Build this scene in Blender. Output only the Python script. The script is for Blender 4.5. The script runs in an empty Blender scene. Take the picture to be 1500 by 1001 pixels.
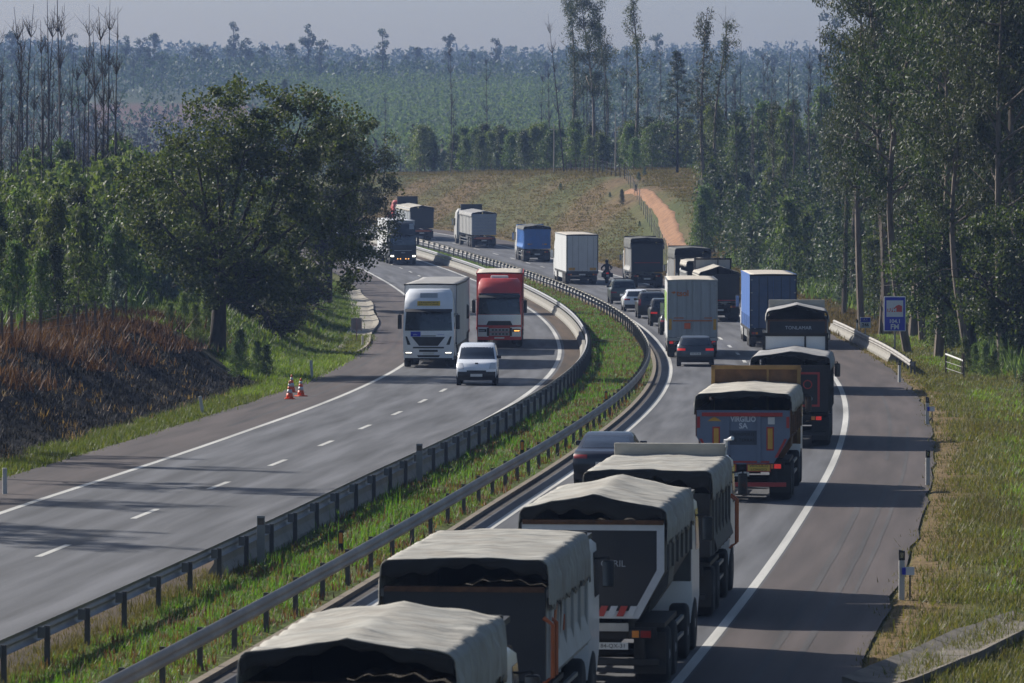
import bpy, bmesh, math, random
import numpy as np
from mathutils import Vector, Matrix

random.seed(7); RNG = np.random.default_rng(7)
PI = math.pi
SC = bpy.context.scene
COL = SC.collection

# ------------------------------------------------------------------ camera, sky, sun, exposure
FPX, CX, HY, CAMZ = 8333.3, 750.0, 222.0, 9.3      # 200 mm lens seen on a 1500 px wide frame
cam_data = bpy.data.cameras.new('camera')
cam_data.lens = 200.0; cam_data.sensor_width = 36.0
cam_data.clip_start = 1.0; cam_data.clip_end = 20000.0
cam_data.dof.use_dof = True; cam_data.dof.focus_distance = 270.0; cam_data.dof.aperture_fstop = 8.0
cam = bpy.data.objects.new('camera', cam_data); COL.objects.link(cam)
cam.location = (0, 0, CAMZ)
cam.rotation_euler = (PI / 2 - math.atan(278.5 / FPX), 0, 0)
SC.camera = cam

SUN_TO = Vector((-1.0, 0.80, 0.0)).normalized()     # towards the sun, in plan
SUN_EL = math.radians(33)
world = bpy.data.worlds.new('World'); SC.world = world; world.use_nodes = True
wn = world.node_tree.nodes; wl = world.node_tree.links
bg = wn['Background']; bg.inputs['Strength'].default_value = 0.062
sky = wn.new('ShaderNodeTexSky'); sky.sky_type = 'NISHITA'; sky.sun_disc = False
sky.sun_elevation = SUN_EL
sky.sun_rotation = math.atan2(SUN_TO.x, SUN_TO.y)
sky.air_density = 1.0; sky.dust_density = 1.7; sky.ozone_density = 3.0
wl.new(sky.outputs['Color'], bg.inputs['Color'])
sun_data = bpy.data.lights.new('sun', 'SUN'); sun_data.energy = 5.0; sun_data.angle = math.radians(0.5)
sun_data.color = (1.0, 0.945, 0.86)
sun = bpy.data.objects.new('sun', sun_data); COL.objects.link(sun)
sd = Vector((SUN_TO.x * math.cos(SUN_EL), SUN_TO.y * math.cos(SUN_EL), math.sin(SUN_EL)))
sun.rotation_euler = sd.to_track_quat('Z', 'Y').to_euler()
sun.location = (-60, 150, 80)
SC.view_settings.view_transform = 'Standard'; SC.view_settings.look = 'None'
SC.view_settings.exposure = 0.48; SC.view_settings.gamma = 1.0
SC.view_settings.use_curve_mapping = False
SC.cycles.use_denoising = True
SC.cycles.max_bounces = 5; SC.cycles.diffuse_bounces = 2; SC.cycles.glossy_bounces = 2
SC.cycles.transmission_bounces = 3; SC.cycles.transparent_max_bounces = 6; SC.cycles.volume_bounces = 0
SC.cycles.caustics_reflective = False; SC.cycles.caustics_refractive = False

# ------------------------------------------------------------------ plan of the motorway
_CP = [12.9293, -15.0076, -23.6765, 12.2341, 18.7347, -1.1603, -27.8334, 3.1252, 5.3145]
_yy = np.arange(-200, 5001, 1.0)
_cc = np.polyval(_CP, (np.clip(_yy, 60, 715) - 300) / 300)
_s0 = (np.polyval(_CP, (62 - 300) / 300) - np.polyval(_CP, (60 - 300) / 300)) / 2
_s1 = (np.polyval(_CP, (715 - 300) / 300) - np.polyval(_CP, (713 - 300) / 300)) / 2
_cc = _cc + np.where(_yy < 60, (_yy - 60) * _s0, 0) + np.where(_yy > 715, (np.minimum(_yy, 860) - 715) * _s1, 0)
_dd = np.interp(_yy, [-200, 150, 195, 234, 270, 310, 400, 480, 525, 555, 580, 600, 620, 660, 720, 5000],
                [9.3, 9.3, 9.65, 10.05, 10.4, 10.7, 10.72, 10.62, 10.45, 10.1, 9.6, 9.1, 8.65, 8.2, 8.0, 8.0])
_k = np.exp(-np.linspace(-2, 2, 31) ** 2); _k /= _k.sum()
_dd = np.convolve(np.pad(_dd, 15, mode='edge'), _k, 'valid')
def CL(y): return np.interp(y, _yy, _cc)
def ZR(y): return CAMZ - np.interp(y, _yy, _dd)
def slope(y): return float((CL(y + 2) - CL(y - 2)) / 4)
def road_pt(y, lat, dz=0.0):
    """a point on the motorway: y along the road's depth, lat metres right of the median's middle"""
    a = math.atan(slope(y))
    return Vector((float(CL(y)) + lat * math.cos(a), y - lat * math.sin(a), float(ZR(y)) + dz))
def sstep(a, b, x):
    t = np.clip((x - a) / (b - a), 0, 1); return t * t * (3 - 2 * t)
_cosY = np.cos(np.arctan(np.gradient(_cc)))
def LAT(x, y): return (x - CL(y)) * np.interp(y, _yy, _cosY)
def wob(x, y, s, k=0.0):
    return (np.sin(x * s + 1.3 + k) * np.cos(y * s * .83 + .7 * k) + .6 * np.sin(x * s * 2.3 + y * s * 1.9 + k)
            + .4 * np.sin(y * s * 4.1 - x * s * 3.3 + 2 * k)) / 2
def terrain(x, y):
    """height of the open ground (the road bed is cut a little below the asphalt)"""
    x = np.asarray(x, float); y = np.asarray(y, float)
    lat = LAT(x, y); zr = ZR(y)
    al = -lat
    left = 2.5 * sstep(15.2, 21.5, al) * sstep(30, 120, y) + np.clip((al - 21.5) * .03, 0, 2.5)
    left = left + np.where(al > 15.5, .18 * wob(x, y, .35), 0) * sstep(15.5, 18, al)
    hm = np.interp(y, [0, 420, 455, 500, 540, 600, 680, 760], [0, 0, .9, 3.6, 5.6, 6.2, 5.0, 4.2])
    right = hm * sstep(13.2, 25.0, lat) - .4 * np.exp(-((lat - 17.6) / 1.2) ** 2) * sstep(300, 240, y)
    right = right + np.clip((lat - 18.2) * .15, 0, 3.0) * (.3 + .7 * sstep(480, 400, y)) + np.where(lat > 14, .16 * wob(x, y, .33, 2.), 0) * sstep(14, 17, lat)
    med = np.where(np.abs(lat) < 1.7, .05 + .07 * wob(x, y, .8, 4.), -0.07)
    z = zr + np.where(al > 13.5, left + .0, 0) + np.where(lat > 13.5, right, 0)
    z = np.where(np.abs(lat) <= 13.4, zr + med, z - .02)
    far = np.interp(y, [0, 650, 720, 850, 1000, 1100, 1400, 1700, 2000, 2300, 2700, 3100, 3600, 4600],
                    [5, 5, 5.0, 2.5, 4, 6, 13.5, 23.5, 31, 38, 47, 54, 48, 30])
    far = far + wob(x, y, .0042, 1.) * np.interp(y, [800, 1500, 3000], [.5, 2.5, 6])
    far = far + np.clip(-x - 60, 0, 260) * .022 * sstep(1500, 1900, y)
    w = sstep(690, 840, y)
    return z * (1 - w) + far * w
def T(x, y): return float(terrain(x, y))
def at_px(px, y, dz=0.0):
    """a point on the open ground at depth y in the direction of photo column px"""
    x = (px - CX) / FPX * y
    return Vector((x, y, T(x, y) + dz))

# ------------------------------------------------------------------ objects
def tag(o, label=None, cat=None, group=None, kind=None):
    if label: o['label'] = label
    if cat: o['category'] = cat
    if group: o['group'] = group
    if kind: o['kind'] = kind
    return o
def link(name, data, parent=None, loc=None, rz=None):
    o = bpy.data.objects.new(name, data); COL.objects.link(o)
    if parent is not None: o.parent = parent
    if loc is not None: o.location = loc
    if rz is not None: o.rotation_euler = (0, 0, rz)
    return o
def thing(name, label, cat, loc, rz=0, group=None, rx=0):
    o = link(name, None, None, loc); o.rotation_euler = (rx, 0, rz); o.empty_display_size = .5
    return tag(o, label, cat, group)
def np_mesh(name, v, f, mat=None, smooth=False):
    """fast mesh from arrays: v (n,3), f (m,k) with one face size"""
    v = np.ascontiguousarray(v, np.float32); f = np.ascontiguousarray(f, np.int32)
    me = bpy.data.meshes.new(name); m, k = f.shape
    me.vertices.add(len(v)); me.vertices.foreach_set('co', v.ravel())
    me.loops.add(m * k); me.loops.foreach_set('vertex_index', f.ravel())
    me.polygons.add(m); me.polygons.foreach_set('loop_start', np.arange(0, m * k, k, dtype=np.int32))
    me.polygons.foreach_set('loop_total', np.full(m, k, np.int32))
    if smooth: me.polygons.foreach_set('use_smooth', np.ones(m, bool))
    me.update(calc_edges=True)
    if mat: me.materials.append(mat)
    return me
class MB:
    """collects simple shapes into one mesh"""
    def __init__(s): s.v = []; s.f = []
    def add(s, v, f):
        n = len(s.v); s.v += [tuple(p) for p in v]; s.f += [tuple(i + n for i in q) for q in f]; return s
    def box(s, x0, x1, y0, y1, z0, z1):
        return s.add([(x0, y0, z0), (x1, y0, z0), (x1, y1, z0), (x0, y1, z0), (x0, y0, z1), (x1, y0, z1), (x1, y1, z1), (x0, y1, z1)],
                     [(0, 3, 2, 1), (4, 5, 6, 7), (0, 1, 5, 4), (1, 2, 6, 5), (2, 3, 7, 6), (3, 0, 4, 7)])
    def cbox(s, c, d): return s.box(c[0] - d[0] / 2, c[0] + d[0] / 2, c[1] - d[1] / 2, c[1] + d[1] / 2, c[2] - d[2] / 2, c[2] + d[2] / 2)
    def prism_y(s, pts, y0, y1):
        n = len(pts); v = [(x, y0, z) for x, z in pts] + [(x, y1, z) for x, z in pts]
        return s.add(v, [tuple(range(n)), tuple(range(2 * n - 1, n - 1, -1))] + [(i, i + n, (i + 1) % n + n, (i + 1) % n) for i in range(n)])
    def prism_x(s, pts, x0, x1):
        n = len(pts); v = [(x0, y, z) for y, z in pts] + [(x1, y, z) for y, z in pts]
        return s.add(v, [tuple(range(n - 1, -1, -1)), tuple(range(n, 2 * n))] + [(i, (i + 1) % n, (i + 1) % n + n, i + n) for i in range(n)])
    def tube(s, path, r, n=6):
        rr = r if hasattr(r, '__len__') else [r] * len(path)
        P = [Vector(p) for p in path]; rings = []
        for i, p in enumerate(P):
            d = (P[min(i + 1, len(P) - 1)] - P[max(i - 1, 0)])
            if d.length < 1e-9: d = Vector((0, 0, 1))
            d.normalize(); a = d.cross(Vector((0, 0, 1)) if abs(d.z) < .9 else Vector((1, 0, 0))).normalized(); b = d.cross(a)
            rings.append([p + (a * math.cos(2 * PI * k / n) + b * math.sin(2 * PI * k / n)) * rr[i] for k in range(n)])
        v = [q for ring in rings for q in ring]; f = []
        for i in range(len(P) - 1):
            for k in range(n):
                f.append((i * n + k, i * n + (k + 1) % n, (i + 1) * n + (k + 1) % n, (i + 1) * n + k))
        f += [tuple(range(n - 1, -1, -1)), tuple((len(P) - 1) * n + k for k in range(n))]
        return s.add(v, f)
    def lathe(s, prof, axis='z', n=16, c=(0, 0, 0)):
        v = []; f = []
        for r, h in prof:
            for k in range(n):
                a = 2 * PI * k / n; p, q = r * math.cos(a), r * math.sin(a)
                v.append((c[0] + p, c[1] + q, c[2] + h) if axis == 'z' else (c[0] + h, c[1] + p, c[2] + q))
        for i in range(len(prof) - 1):
            for k in range(n): f.append((i * n + k, i * n + (k + 1) % n, (i + 1) * n + (k + 1) % n, (i + 1) * n + k))
        f += [tuple(range(n - 1, -1, -1)), tuple((len(prof) - 1) * n + k for k in range(n))]
        return s.add(v, f)
    def grid(s, P, nu, nv):
        v = [P(i / nu, j / nv) for i in range(nu + 1) for j in range(nv + 1)]
        return s.add(v, [(i * (nv + 1) + j, (i + 1) * (nv + 1) + j, (i + 1) * (nv + 1) + j + 1, i * (nv + 1) + j + 1) for i in range(nu) for j in range(nv)])
    def mesh(s, name, mat=None, smooth=False):
        me = bpy.data.meshes.new(name); me.from_pydata(s.v, [], s.f)
        bm = bmesh.new(); bm.from_mesh(me); bmesh.ops.recalc_face_normals(bm, faces=bm.faces); bm.to_mesh(me); bm.free()
        if smooth: me.polygons.foreach_set('use_smooth', [True] * len(me.polygons))
        if mat: me.materials.append(mat)
        return me
    def obj(s, name, mat, parent=None, smooth=False, bevel=0, solid=0, loc=None):
        o = link(name, s.mesh(name, mat, smooth), parent, loc)
        if solid:
            m = o.modifiers.new('solid', 'SOLIDIFY'); m.thickness = solid; m.offset = 0
        if bevel:
            m = o.modifiers.new('bevel', 'BEVEL'); m.width = bevel; m.segments = 2; m.limit_method = 'ANGLE'
        return o

# ------------------------------------------------------------------ materials
def _nt(name):
    m = bpy.data.materials.new(name); m.use_nodes = True
    n = m.node_tree.nodes; l = m.node_tree.links
    return m, n, l, n['Principled BSDF']
def mat(name, col, rough=.55, metal=0., var=.18, scale=2.0, coat=0., bump=0., bscale=30., emit=0., stretch=None, dust=0.):
    m, n, l, b = _nt(name)
    b.inputs['Roughness'].default_value = rough; b.inputs['Metallic'].default_value = metal
    b.inputs['Coat Weight'].default_value = coat; b.inputs['Coat Roughness'].default_value = .12
    tc = n.new('ShaderNodeTexCoord'); nz = n.new('ShaderNodeTexNoise'); nz.inputs['Scale'].default_value = scale
    nz.inputs['Detail'].default_value = 6; nz.inputs['Roughness'].default_value = .65
    src = tc.outputs['Object']
    if stretch:
        mp = n.new('ShaderNodeMapping'); mp.inputs['Scale'].default_value = stretch; l.new(src, mp.inputs['Vector']); src = mp.outputs['Vector']
    l.new(src, nz.inputs['Vector'])
    rp = n.new('ShaderNodeMapRange'); rp.inputs[1].default_value = .3; rp.inputs[2].default_value = .7
    rp.inputs[3].default_value = 1 - var; rp.inputs[4].default_value = 1 + var; l.new(nz.outputs['Fac'], rp.inputs[0])
    mx = n.new('ShaderNodeVectorMath'); mx.operation = 'SCALE'; mx.inputs[0].default_value = col[:3]; l.new(rp.outputs[0], mx.inputs['Scale'])
    out = mx.outputs[0]
    if dust:
        n2 = n.new('ShaderNodeTexNoise'); n2.inputs['Scale'].default_value = 1.3; n2.inputs['Detail'].default_value = 8; l.new(tc.outputs['Object'], n2.inputs['Vector'])
        r2 = n.new('ShaderNodeMapRange'); r2.inputs[1].default_value = .4; r2.inputs[2].default_value = .72; r2.inputs[4].default_value = dust; l.new(n2.outputs['Fac'], r2.inputs[0])
        m2 = n.new('ShaderNodeMixRGB'); m2.inputs['Color2'].default_value = (.2, .16, .12, 1); l.new(r2.outputs[0], m2.inputs['Fac']); l.new(out, m2.inputs['Color1']); out = m2.outputs[0]
    l.new(out, b.inputs['Base Color'])
    if bump:
        bn = n.new('ShaderNodeTexNoise'); bn.inputs['Scale'].default_value = bscale; bn.inputs['Detail'].default_value = 5; l.new(src, bn.inputs['Vector'])
        bp = n.new('ShaderNodeBump'); bp.inputs['Strength'].default_value = bump; bp.inputs['Distance'].default_value = .05
        l.new(bn.outputs['Fac'], bp.inputs['Height']); l.new(bp.outputs['Normal'], b.inputs['Normal'])
    if emit:
        b.inputs['Emission Color'].default_value = (*col[:3], 1); b.inputs['Emission Strength'].default_value = emit
    return m
def leaf_mat(name, c0, c1, c2, trans=.3, rough=.5, tint=.25):
    """leaves: every leaf its own shade, every plant its own tint, light passing through"""
    m, n, l, b = _nt(name)
    gi = n.new('ShaderNodeNewGeometry'); cr = n.new('ShaderNodeValToRGB')
    cr.color_ramp.elements[0].color = (*c0, 1); cr.color_ramp.elements[1].color = (*c2, 1)
    e = cr.color_ramp.elements.new(.55); e.color = (*c1, 1)
    l.new(gi.outputs['Random Per Island'], cr.inputs['Fac'])
    oi = n.new('ShaderNodeObjectInfo'); mr = n.new('ShaderNodeMapRange'); mr.inputs[3].default_value = 1 - tint; mr.inputs[4].default_value = 1 + tint
    l.new(oi.outputs['Random'], mr.inputs[0])
    hs = n.new('ShaderNodeHueSaturation'); hs.inputs['Saturation'].default_value = 1.0; l.new(cr.outputs['Color'], hs.inputs['Color']); l.new(mr.outputs[0], hs.inputs['Value'])
    mr2 = n.new('ShaderNodeMapRange'); mr2.inputs[3].default_value = .47; mr2.inputs[4].default_value = .53
    ml = n.new('ShaderNodeMath'); ml.operation = 'FRACT'; m3 = n.new('ShaderNodeMath'); m3.operation = 'MULTIPLY'; m3.inputs[1].default_value = 7.31
    l.new(oi.outputs['Random'], m3.inputs[0]); l.new(m3.outputs[0], ml.inputs[0]); l.new(ml.outputs[0], mr2.inputs[0]); l.new(mr2.outputs[0], hs.inputs['Hue'])
    l.new(hs.outputs['Color'], b.inputs['Base Color']); b.inputs['Roughness'].default_value = rough
    tr = n.new('ShaderNodeBsdfTranslucent'); g2 = n.new('ShaderNodeMixRGB'); g2.blend_type = 'MULTIPLY'; g2.inputs['Fac'].default_value = 1
    g2.inputs['Color2'].default_value = (1.5, 1.6, .7, 1); l.new(hs.outputs['Color'], g2.inputs['Color1']); l.new(g2.outputs[0], tr.inputs['Color'])
    ms = n.new('ShaderNodeMixShader'); ms.inputs['Fac'].default_value = trans
    l.new(b.outputs[0], ms.inputs[1]); l.new(tr.outputs[0], ms.inputs[2]); l.new(ms.outputs[0], n['Material Output'].inputs['Surface'])
    return m

M = {}
def P(name, *a, **k):
    if name not in M: M[name] = mat(name, *a, **k)
    return M[name]
P('tyre', (.012, .012, .013), .9, var=.35, dust=.12)
P('rim', (.35, .35, .36), .45, .6, dust=.4)
P('rim_dark', (.05, .05, .052), .5, .3, dust=.35)
P('chassis', (.012, .012, .013), .7, var=.3, dust=.08)
P('black', (.009, .0095, .011), .5, var=.2)
P('black_plastic', (.013, .0135, .015), .6, var=.25, dust=.05)
P('glass', (.02, .027, .038), .05, 0, var=.5, scale=1.3, coat=1.0)
P('mirror', (.25, .28, .32), .1, .9)
P('white', (.8, .81, .82), .35, coat=.3, var=.05, dust=.05)
P('dirty_white', (.44, .44, .43), .5, var=.12, dust=.3, stretch=(3, 3, .5))
P('dark_blue_grey', (.012, .016, .023), .5, var=.15, dust=.05)
P('steel', (.33, .34, .35), .45, .7, var=.15)
P('galv', (.19, .195, .21), .5, .55, var=.22, scale=1.2, dust=.25)
P('rust', (.10, .045, .02), .8, var=.5, scale=6)
P('red_tape', (.42, .035, .03), .4, var=.12)
P('yellow_tape', (.62, .33, .04), .45, var=.15)
P('white_tape', (.55, .57, .6), .45, var=.12)
P('orange_paint', (.45, .1, .02), .45, var=.15, dust=.15)
P('red_light', (.28, .012, .01), .25, coat=.6, var=.05)
P('red_lit', (.7, .03, .02), .3, var=.02, emit=.25)
P('amber', (.75, .25, .03), .3, var=.05)
P('amber_lit', (1.0, .45, .1), .3, var=.02, emit=1.6)
P('lamp_lit', (1, .95, .8), .2, var=.01, emit=2.5)
P('lamp', (.6, .62, .65), .15, .2, coat=.8, var=.05)
P('plate', (.68, .68, .66), .5, var=.05)
P('yellow_plate', (.75, .5, .06), .5, var=.06)
P('soil', (.03, .024, .018), .95, var=.4, scale=5, bump=.8)
# ================================================================== GROUND
def build_ground():
    ys = np.concatenate([np.arange(-60, 60, 8), np.arange(60, 440, 1.6), np.arange(440, 760, 3.0), np.arange(760, 1100, 12), np.arange(1100, 2400, 30), np.arange(2400, 3601, 100)])
    a = np.concatenate([np.arange(0, 13.3, 1.1), [13.3, 13.5], np.arange(14.0, 30, .65), np.arange(30, 60, 2.5), np.arange(60, 140, 8), np.arange(140, 400, 26), np.arange(400, 2501, 150)])
    lat = np.unique(np.concatenate([-a, a]))
    Y, L = np.meshgrid(ys, lat, indexing='ij')
    X = CL(Y) + L / np.interp(Y, _yy, _cosY)
    Z = terrain(X, Y)
    ny, nl = Y.shape
    idx = np.arange(ny * nl).reshape(ny, nl)
    f = np.stack([idx[:-1, :-1], idx[:-1, 1:], idx[1:, 1:], idx[1:, :-1]], -1).reshape(-1, 4)
    v = np.stack([X, Y, Z], -1).reshape(-1, 3)
    # the ground's own colours: grass, dry verge, burnt bank, bare field
    def mixc(c, col, w): return c * (1 - w[..., None]) + np.array(col) * w[..., None]
    n1 = wob(X, Y, .21, 0.) ; n2 = wob(X, Y, .55, 3.); n3 = wob(X, Y, .07, 5.)
    c = np.zeros(Y.shape + (3,)) + np.array([.065, .095, .024])
    c = mixc(c, (.115, .1, .04), np.clip(.4 + n1 * .6 + n2 * .4, 0, 1) * .7)
    rv = sstep(13.2, 13.5, L) * sstep(15.4, 14.2, L + .5 * n2)                      # gravelly right verge
    c = mixc(c, (.16, .105, .055), rv * .85)
    md = sstep(1.9, 1.5, np.abs(L)); c = mixc(c, (.075, .095, .026), md)
    lg = sstep(-13.2, -13.6, L) * sstep(-16.2, -15, L); c = mixc(c, (.1, .1, .03), lg * .8)
    burnt = sstep(-14.9, -15.8, L + .5 * n2) * sstep(-22.5, -21, L + .5 * n1) * sstep(264, 249, Y + 4 * n2 + (L + 15) * 1.5) * sstep(60, 90, Y)
    c = mixc(c, (.014, .013, .013), burnt)
    mound = sstep(430, 480, Y) * sstep(13.5, 15, L) * sstep(760, 700, Y) * sstep(60, 45, L)
    dry = np.clip(.55 + n3 * 1.0 + n1 * .5, 0, 1)
    c = mixc(c, (.13, .088, .048), mound * dry * .9)
    c = mixc(c, (.07, .075, .03), mound * (1 - dry) * .8)
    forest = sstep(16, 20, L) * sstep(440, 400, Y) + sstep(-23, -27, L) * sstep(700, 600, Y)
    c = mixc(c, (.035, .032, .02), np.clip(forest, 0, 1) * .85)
    far = sstep(700, 820, Y); c = mixc(c, (.06, .075, .04), far)
    pxs = CX + FPX * X / np.maximum(Y, 1)
    field = sstep(1440, 1460, Y) * sstep(1640, 1610, Y) * sstep(-215, -200, X) * sstep(-55, -75, X)
    c = mixc(c, (.11, .07, .05), field)
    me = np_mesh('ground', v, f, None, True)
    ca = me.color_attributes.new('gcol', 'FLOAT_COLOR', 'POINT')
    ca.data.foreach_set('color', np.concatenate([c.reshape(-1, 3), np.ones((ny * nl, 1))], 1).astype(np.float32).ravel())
    m, n, l, b = _nt('ground_cover'); b.inputs['Roughness'].default_value = .95; b.inputs['Specular IOR Level'].default_value = .1
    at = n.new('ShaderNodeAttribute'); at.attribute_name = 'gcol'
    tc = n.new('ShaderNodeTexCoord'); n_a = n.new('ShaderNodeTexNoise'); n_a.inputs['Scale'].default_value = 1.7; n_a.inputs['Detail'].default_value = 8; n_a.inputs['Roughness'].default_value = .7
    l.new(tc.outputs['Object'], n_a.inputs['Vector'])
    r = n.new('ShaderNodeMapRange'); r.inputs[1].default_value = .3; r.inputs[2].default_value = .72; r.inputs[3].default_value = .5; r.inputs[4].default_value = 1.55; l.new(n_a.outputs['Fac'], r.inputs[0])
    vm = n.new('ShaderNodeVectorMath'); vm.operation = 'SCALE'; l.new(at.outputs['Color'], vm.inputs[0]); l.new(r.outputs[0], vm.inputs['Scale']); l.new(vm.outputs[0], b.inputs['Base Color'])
    bp = n.new('ShaderNodeBump'); bp.inputs['Strength'].default_value = .9; bp.inputs['Distance'].default_value = .12
    n_b = n.new('ShaderNodeTexNoise'); n_b.inputs['Scale'].default_value = 5; n_b.inputs['Detail'].default_value = 6; l.new(tc.outputs['Object'], n_b.inputs['Vector'])
    l.new(n_b.outputs['Fac'], bp.inputs['Height']); l.new(bp.outputs['Normal'], b.inputs['Normal'])
    me.materials.append(m)
    return tag(link('ground', me), 'grassy verges, banks and wooded hills around the motorway', kind='structure')
ground = build_ground()

# ------------------------------------------------------------------ motorway sheets
def asphalt(name, col, track, rough=.8, stain=.35):
    m, n, l, b = _nt(name); b.inputs['Roughness'].default_value = rough; b.inputs['Specular IOR Level'].default_value = .35
    uv = n.new('ShaderNodeUVMap'); sp = n.new('ShaderNodeSeparateXYZ'); l.new(uv.outputs[0], sp.inputs[0])
    mm = n.new('ShaderNodeMath'); mm.operation = 'MULTIPLY_ADD'; mm.inputs[1].default_value = 2 * PI / 1.875; mm.inputs[2].default_value = 0.0; l.new(sp.outputs['X'], mm.inputs[0])
    cs = n.new('ShaderNodeMath'); cs.operation = 'COSINE'; l.new(mm.outputs[0], cs.inputs[0])
    tr = n.new('ShaderNodeMath'); tr.operation = 'MULTIPLY_ADD'; tr.inputs[1].default_value = track; tr.inputs[2].default_value = 1.0; l.new(cs.outputs[0], tr.inputs[0])
    mp = n.new('ShaderNodeMapping'); mp.inputs['Scale'].default_value = (1.1, .05, 1); l.new(uv.outputs[0], mp.inputs['Vector'])
    n1 = n.new('ShaderNodeTexNoise'); n1.inputs['Scale'].default_value = 1.4; n1.inputs['Detail'].default_value = 6; l.new(mp.outputs[0], n1.inputs['Vector'])
    r1 = n.new('ShaderNodeMapRange'); r1.inputs[1].default_value = .35; r1.inputs[2].default_value = .7; r1.inputs[3].default_value = 1 + stain * .5; r1.inputs[4].default_value = 1 - stain * .6; l.new(n1.outputs['Fac'], r1.inputs[0])
    n2 = n.new('ShaderNodeTexNoise'); n2.inputs['Scale'].default_value = 14; n2.inputs['Detail'].default_value = 8; n2.inputs['Roughness'].default_value = .8; l.new(uv.outputs[0], n2.inputs['Vector'])
    r2 = n.new('ShaderNodeMapRange'); r2.inputs[1].default_value = .3; r2.inputs[2].default_value = .7; r2.inputs[3].default_value = .82; r2.inputs[4].default_value = 1.18; l.new(n2.outputs['Fac'], r2.inputs[0])
    a = n.new('ShaderNodeMath'); a.operation = 'MULTIPLY'; l.new(tr.outputs[0], a.inputs[0]); l.new(r1.outputs[0], a.inputs[1])
    a2 = n.new('ShaderNodeMath'); a2.operation = 'MULTIPLY'; l.new(a.outputs[0], a2.inputs[0]); l.new(r2.outputs[0], a2.inputs[1])
    vm = n.new('ShaderNodeVectorMath'); vm.operation = 'SCALE'; vm.inputs[0].default_value = col; l.new(a2.outputs[0], vm.inputs['Scale']); l.new(vm.outputs[0], b.inputs['Base Color'])
    bp = n.new('ShaderNodeBump'); bp.inputs['Strength'].default_value = .35; bp.inputs['Distance'].default_value = .02; l.new(n2.outputs['Fac'], bp.inputs['Height']); l.new(bp.outputs['Normal'], b.inputs['Normal'])
    return m
M['asphalt'] = asphalt('asphalt_lane', (.081, .083, .091), .13, stain=.75)
M['shoulder'] = asphalt('asphalt_shoulder', (.062, .049, .046), .02, stain=.6)
M['dirt_strip'] = asphalt('silt_strip', (.055, .034, .018), 0, .95, .9)
M['gutter'] = asphalt('gutter_shade', (.05, .043, .04), 0, .9, .7)  # drain surface, with the steel barrier's shadow painted into its dark tone
M['paint'] = asphalt('road_paint', (.46, .45, .42), 0, .6, .55)
M['tyre_mark'] = asphalt('tyre_mark', (.055, .05, .05), 0, .8, .8)
M['concrete'] = asphalt('weathered_concrete', (.30, .285, .25), 0, .85, .5)
P('concrete_wall', (.25, .24, .215), .85, var=.25, scale=1.4, dust=.25, bump=.3, bscale=12)
def strip(name, l0, l1, y0, y1, material, dz=0., parent=None, step=3.0, cols=3, rag0=0., rag1=0.):
    ys = np.arange(y0, y1 + step * .5, step); v = []; uv = []
    for k, y in enumerate(ys):
        ra = rag0 * math.sin(k * 1.7) * math.cos(k * .71); rb = rag1 * math.sin(k * 2.1 + 1) * math.cos(k * .53)
        for j in range(cols + 1):
            la = (l0 + ra) + ((l1 + rb) - (l0 + ra)) * j / cols
            p = road_pt(float(y), la, dz); v.append(p); uv.append((la, float(y)))
    n = cols + 1
    f = [(i * n + j, i * n + j + 1, (i + 1) * n + j + 1, (i + 1) * n + j) for i in range(len(ys) - 1) for j in range(cols)]
    me = np_mesh(name, np.array([tuple(p) for p in v]), np.array(f), material, True)
    u = me.uv_layers.new(name='UVMap'); li = np.zeros(len(me.loops), np.int32); me.loops.foreach_get('vertex_index', li)
    u.data.foreach_set('uv', np.array(uv, np.float32)[li].ravel())
    return link(name, me, parent)
Y0, Y1 = 30, 780
def struct(o, label): return tag(o, label, kind='structure')
road_r = struct(strip('road', 2.35, 10.45, Y0, Y1, M['asphalt'], 0, cols=6), 'grey asphalt carriageway carrying the queue of trucks away from the viewer')
road_l = struct(strip('road', -10.45, -2.55, Y0, Y1, M['asphalt'], 0, cols=6), 'grey asphalt carriageway with oncoming traffic left of the median')
sh_r = struct(strip('hard_shoulder', 10.45, 13.35, Y0, Y1, M['shoulder'], 0, rag1=.10), 'dark reddish asphalt shoulder right of the truck queue')
sh_l = struct(strip('hard_shoulder', -13.35, -10.45, Y0, Y1, M['shoulder'], 0, rag0=.08), 'dark asphalt shoulder along the burnt bank')
struct(strip('silt_strip', -2.55, -1.55, Y0, Y1, M['dirt_strip'], 0, cols=2), 'brown silt strip between the edge line and the concrete barrier')
struct(strip('drain_strip', 2.12, 2.35, Y0, Y1, M['gutter'], 0, cols=1), 'narrow drainage strip beside the queue lane darkened with painted barrier shade')
for la, w, rd in ((10.3, .2, road_r), (2.8, .2, road_r), (-10.3, .2, road_l), (-2.8, .2, road_l)):
    strip('edge_line', la - w / 2, la + w / 2, Y0, Y1, M['paint'], .005, rd, cols=1)
for la, rd in ((6.55, road_r), (-6.55, road_l)):
    y = 38.0 if la > 0 else 34.5
    while y < 640:
        strip('lane_dash', la - .085, la + .085, y, y + 4.0, M['paint'], .005, rd, step=2.0, cols=1); y += 13.6
for la, ya, yb, w in ((11.6, 96, 150, .16), (12.15, 96, 158, .13), (11.9, 176, 240, .12), (12.5, 120, 200, .10)): strip('tyre_mark', la - w / 2, la + w / 2, ya, yb, M['tyre_mark'], .004, sh_r, cols=1, rag0=.012, rag1=.012)
for la, ya, yb, w in ((-11.4, 200, 262, .2), (-12.3, 215, 300, .16), (-11.9, 300, 380, .12)): strip('tyre_mark', la - w / 2, la + w / 2, ya, yb, M['tyre_mark'], .004, sh_l, cols=1, rag0=.015, rag1=.015)
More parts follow.
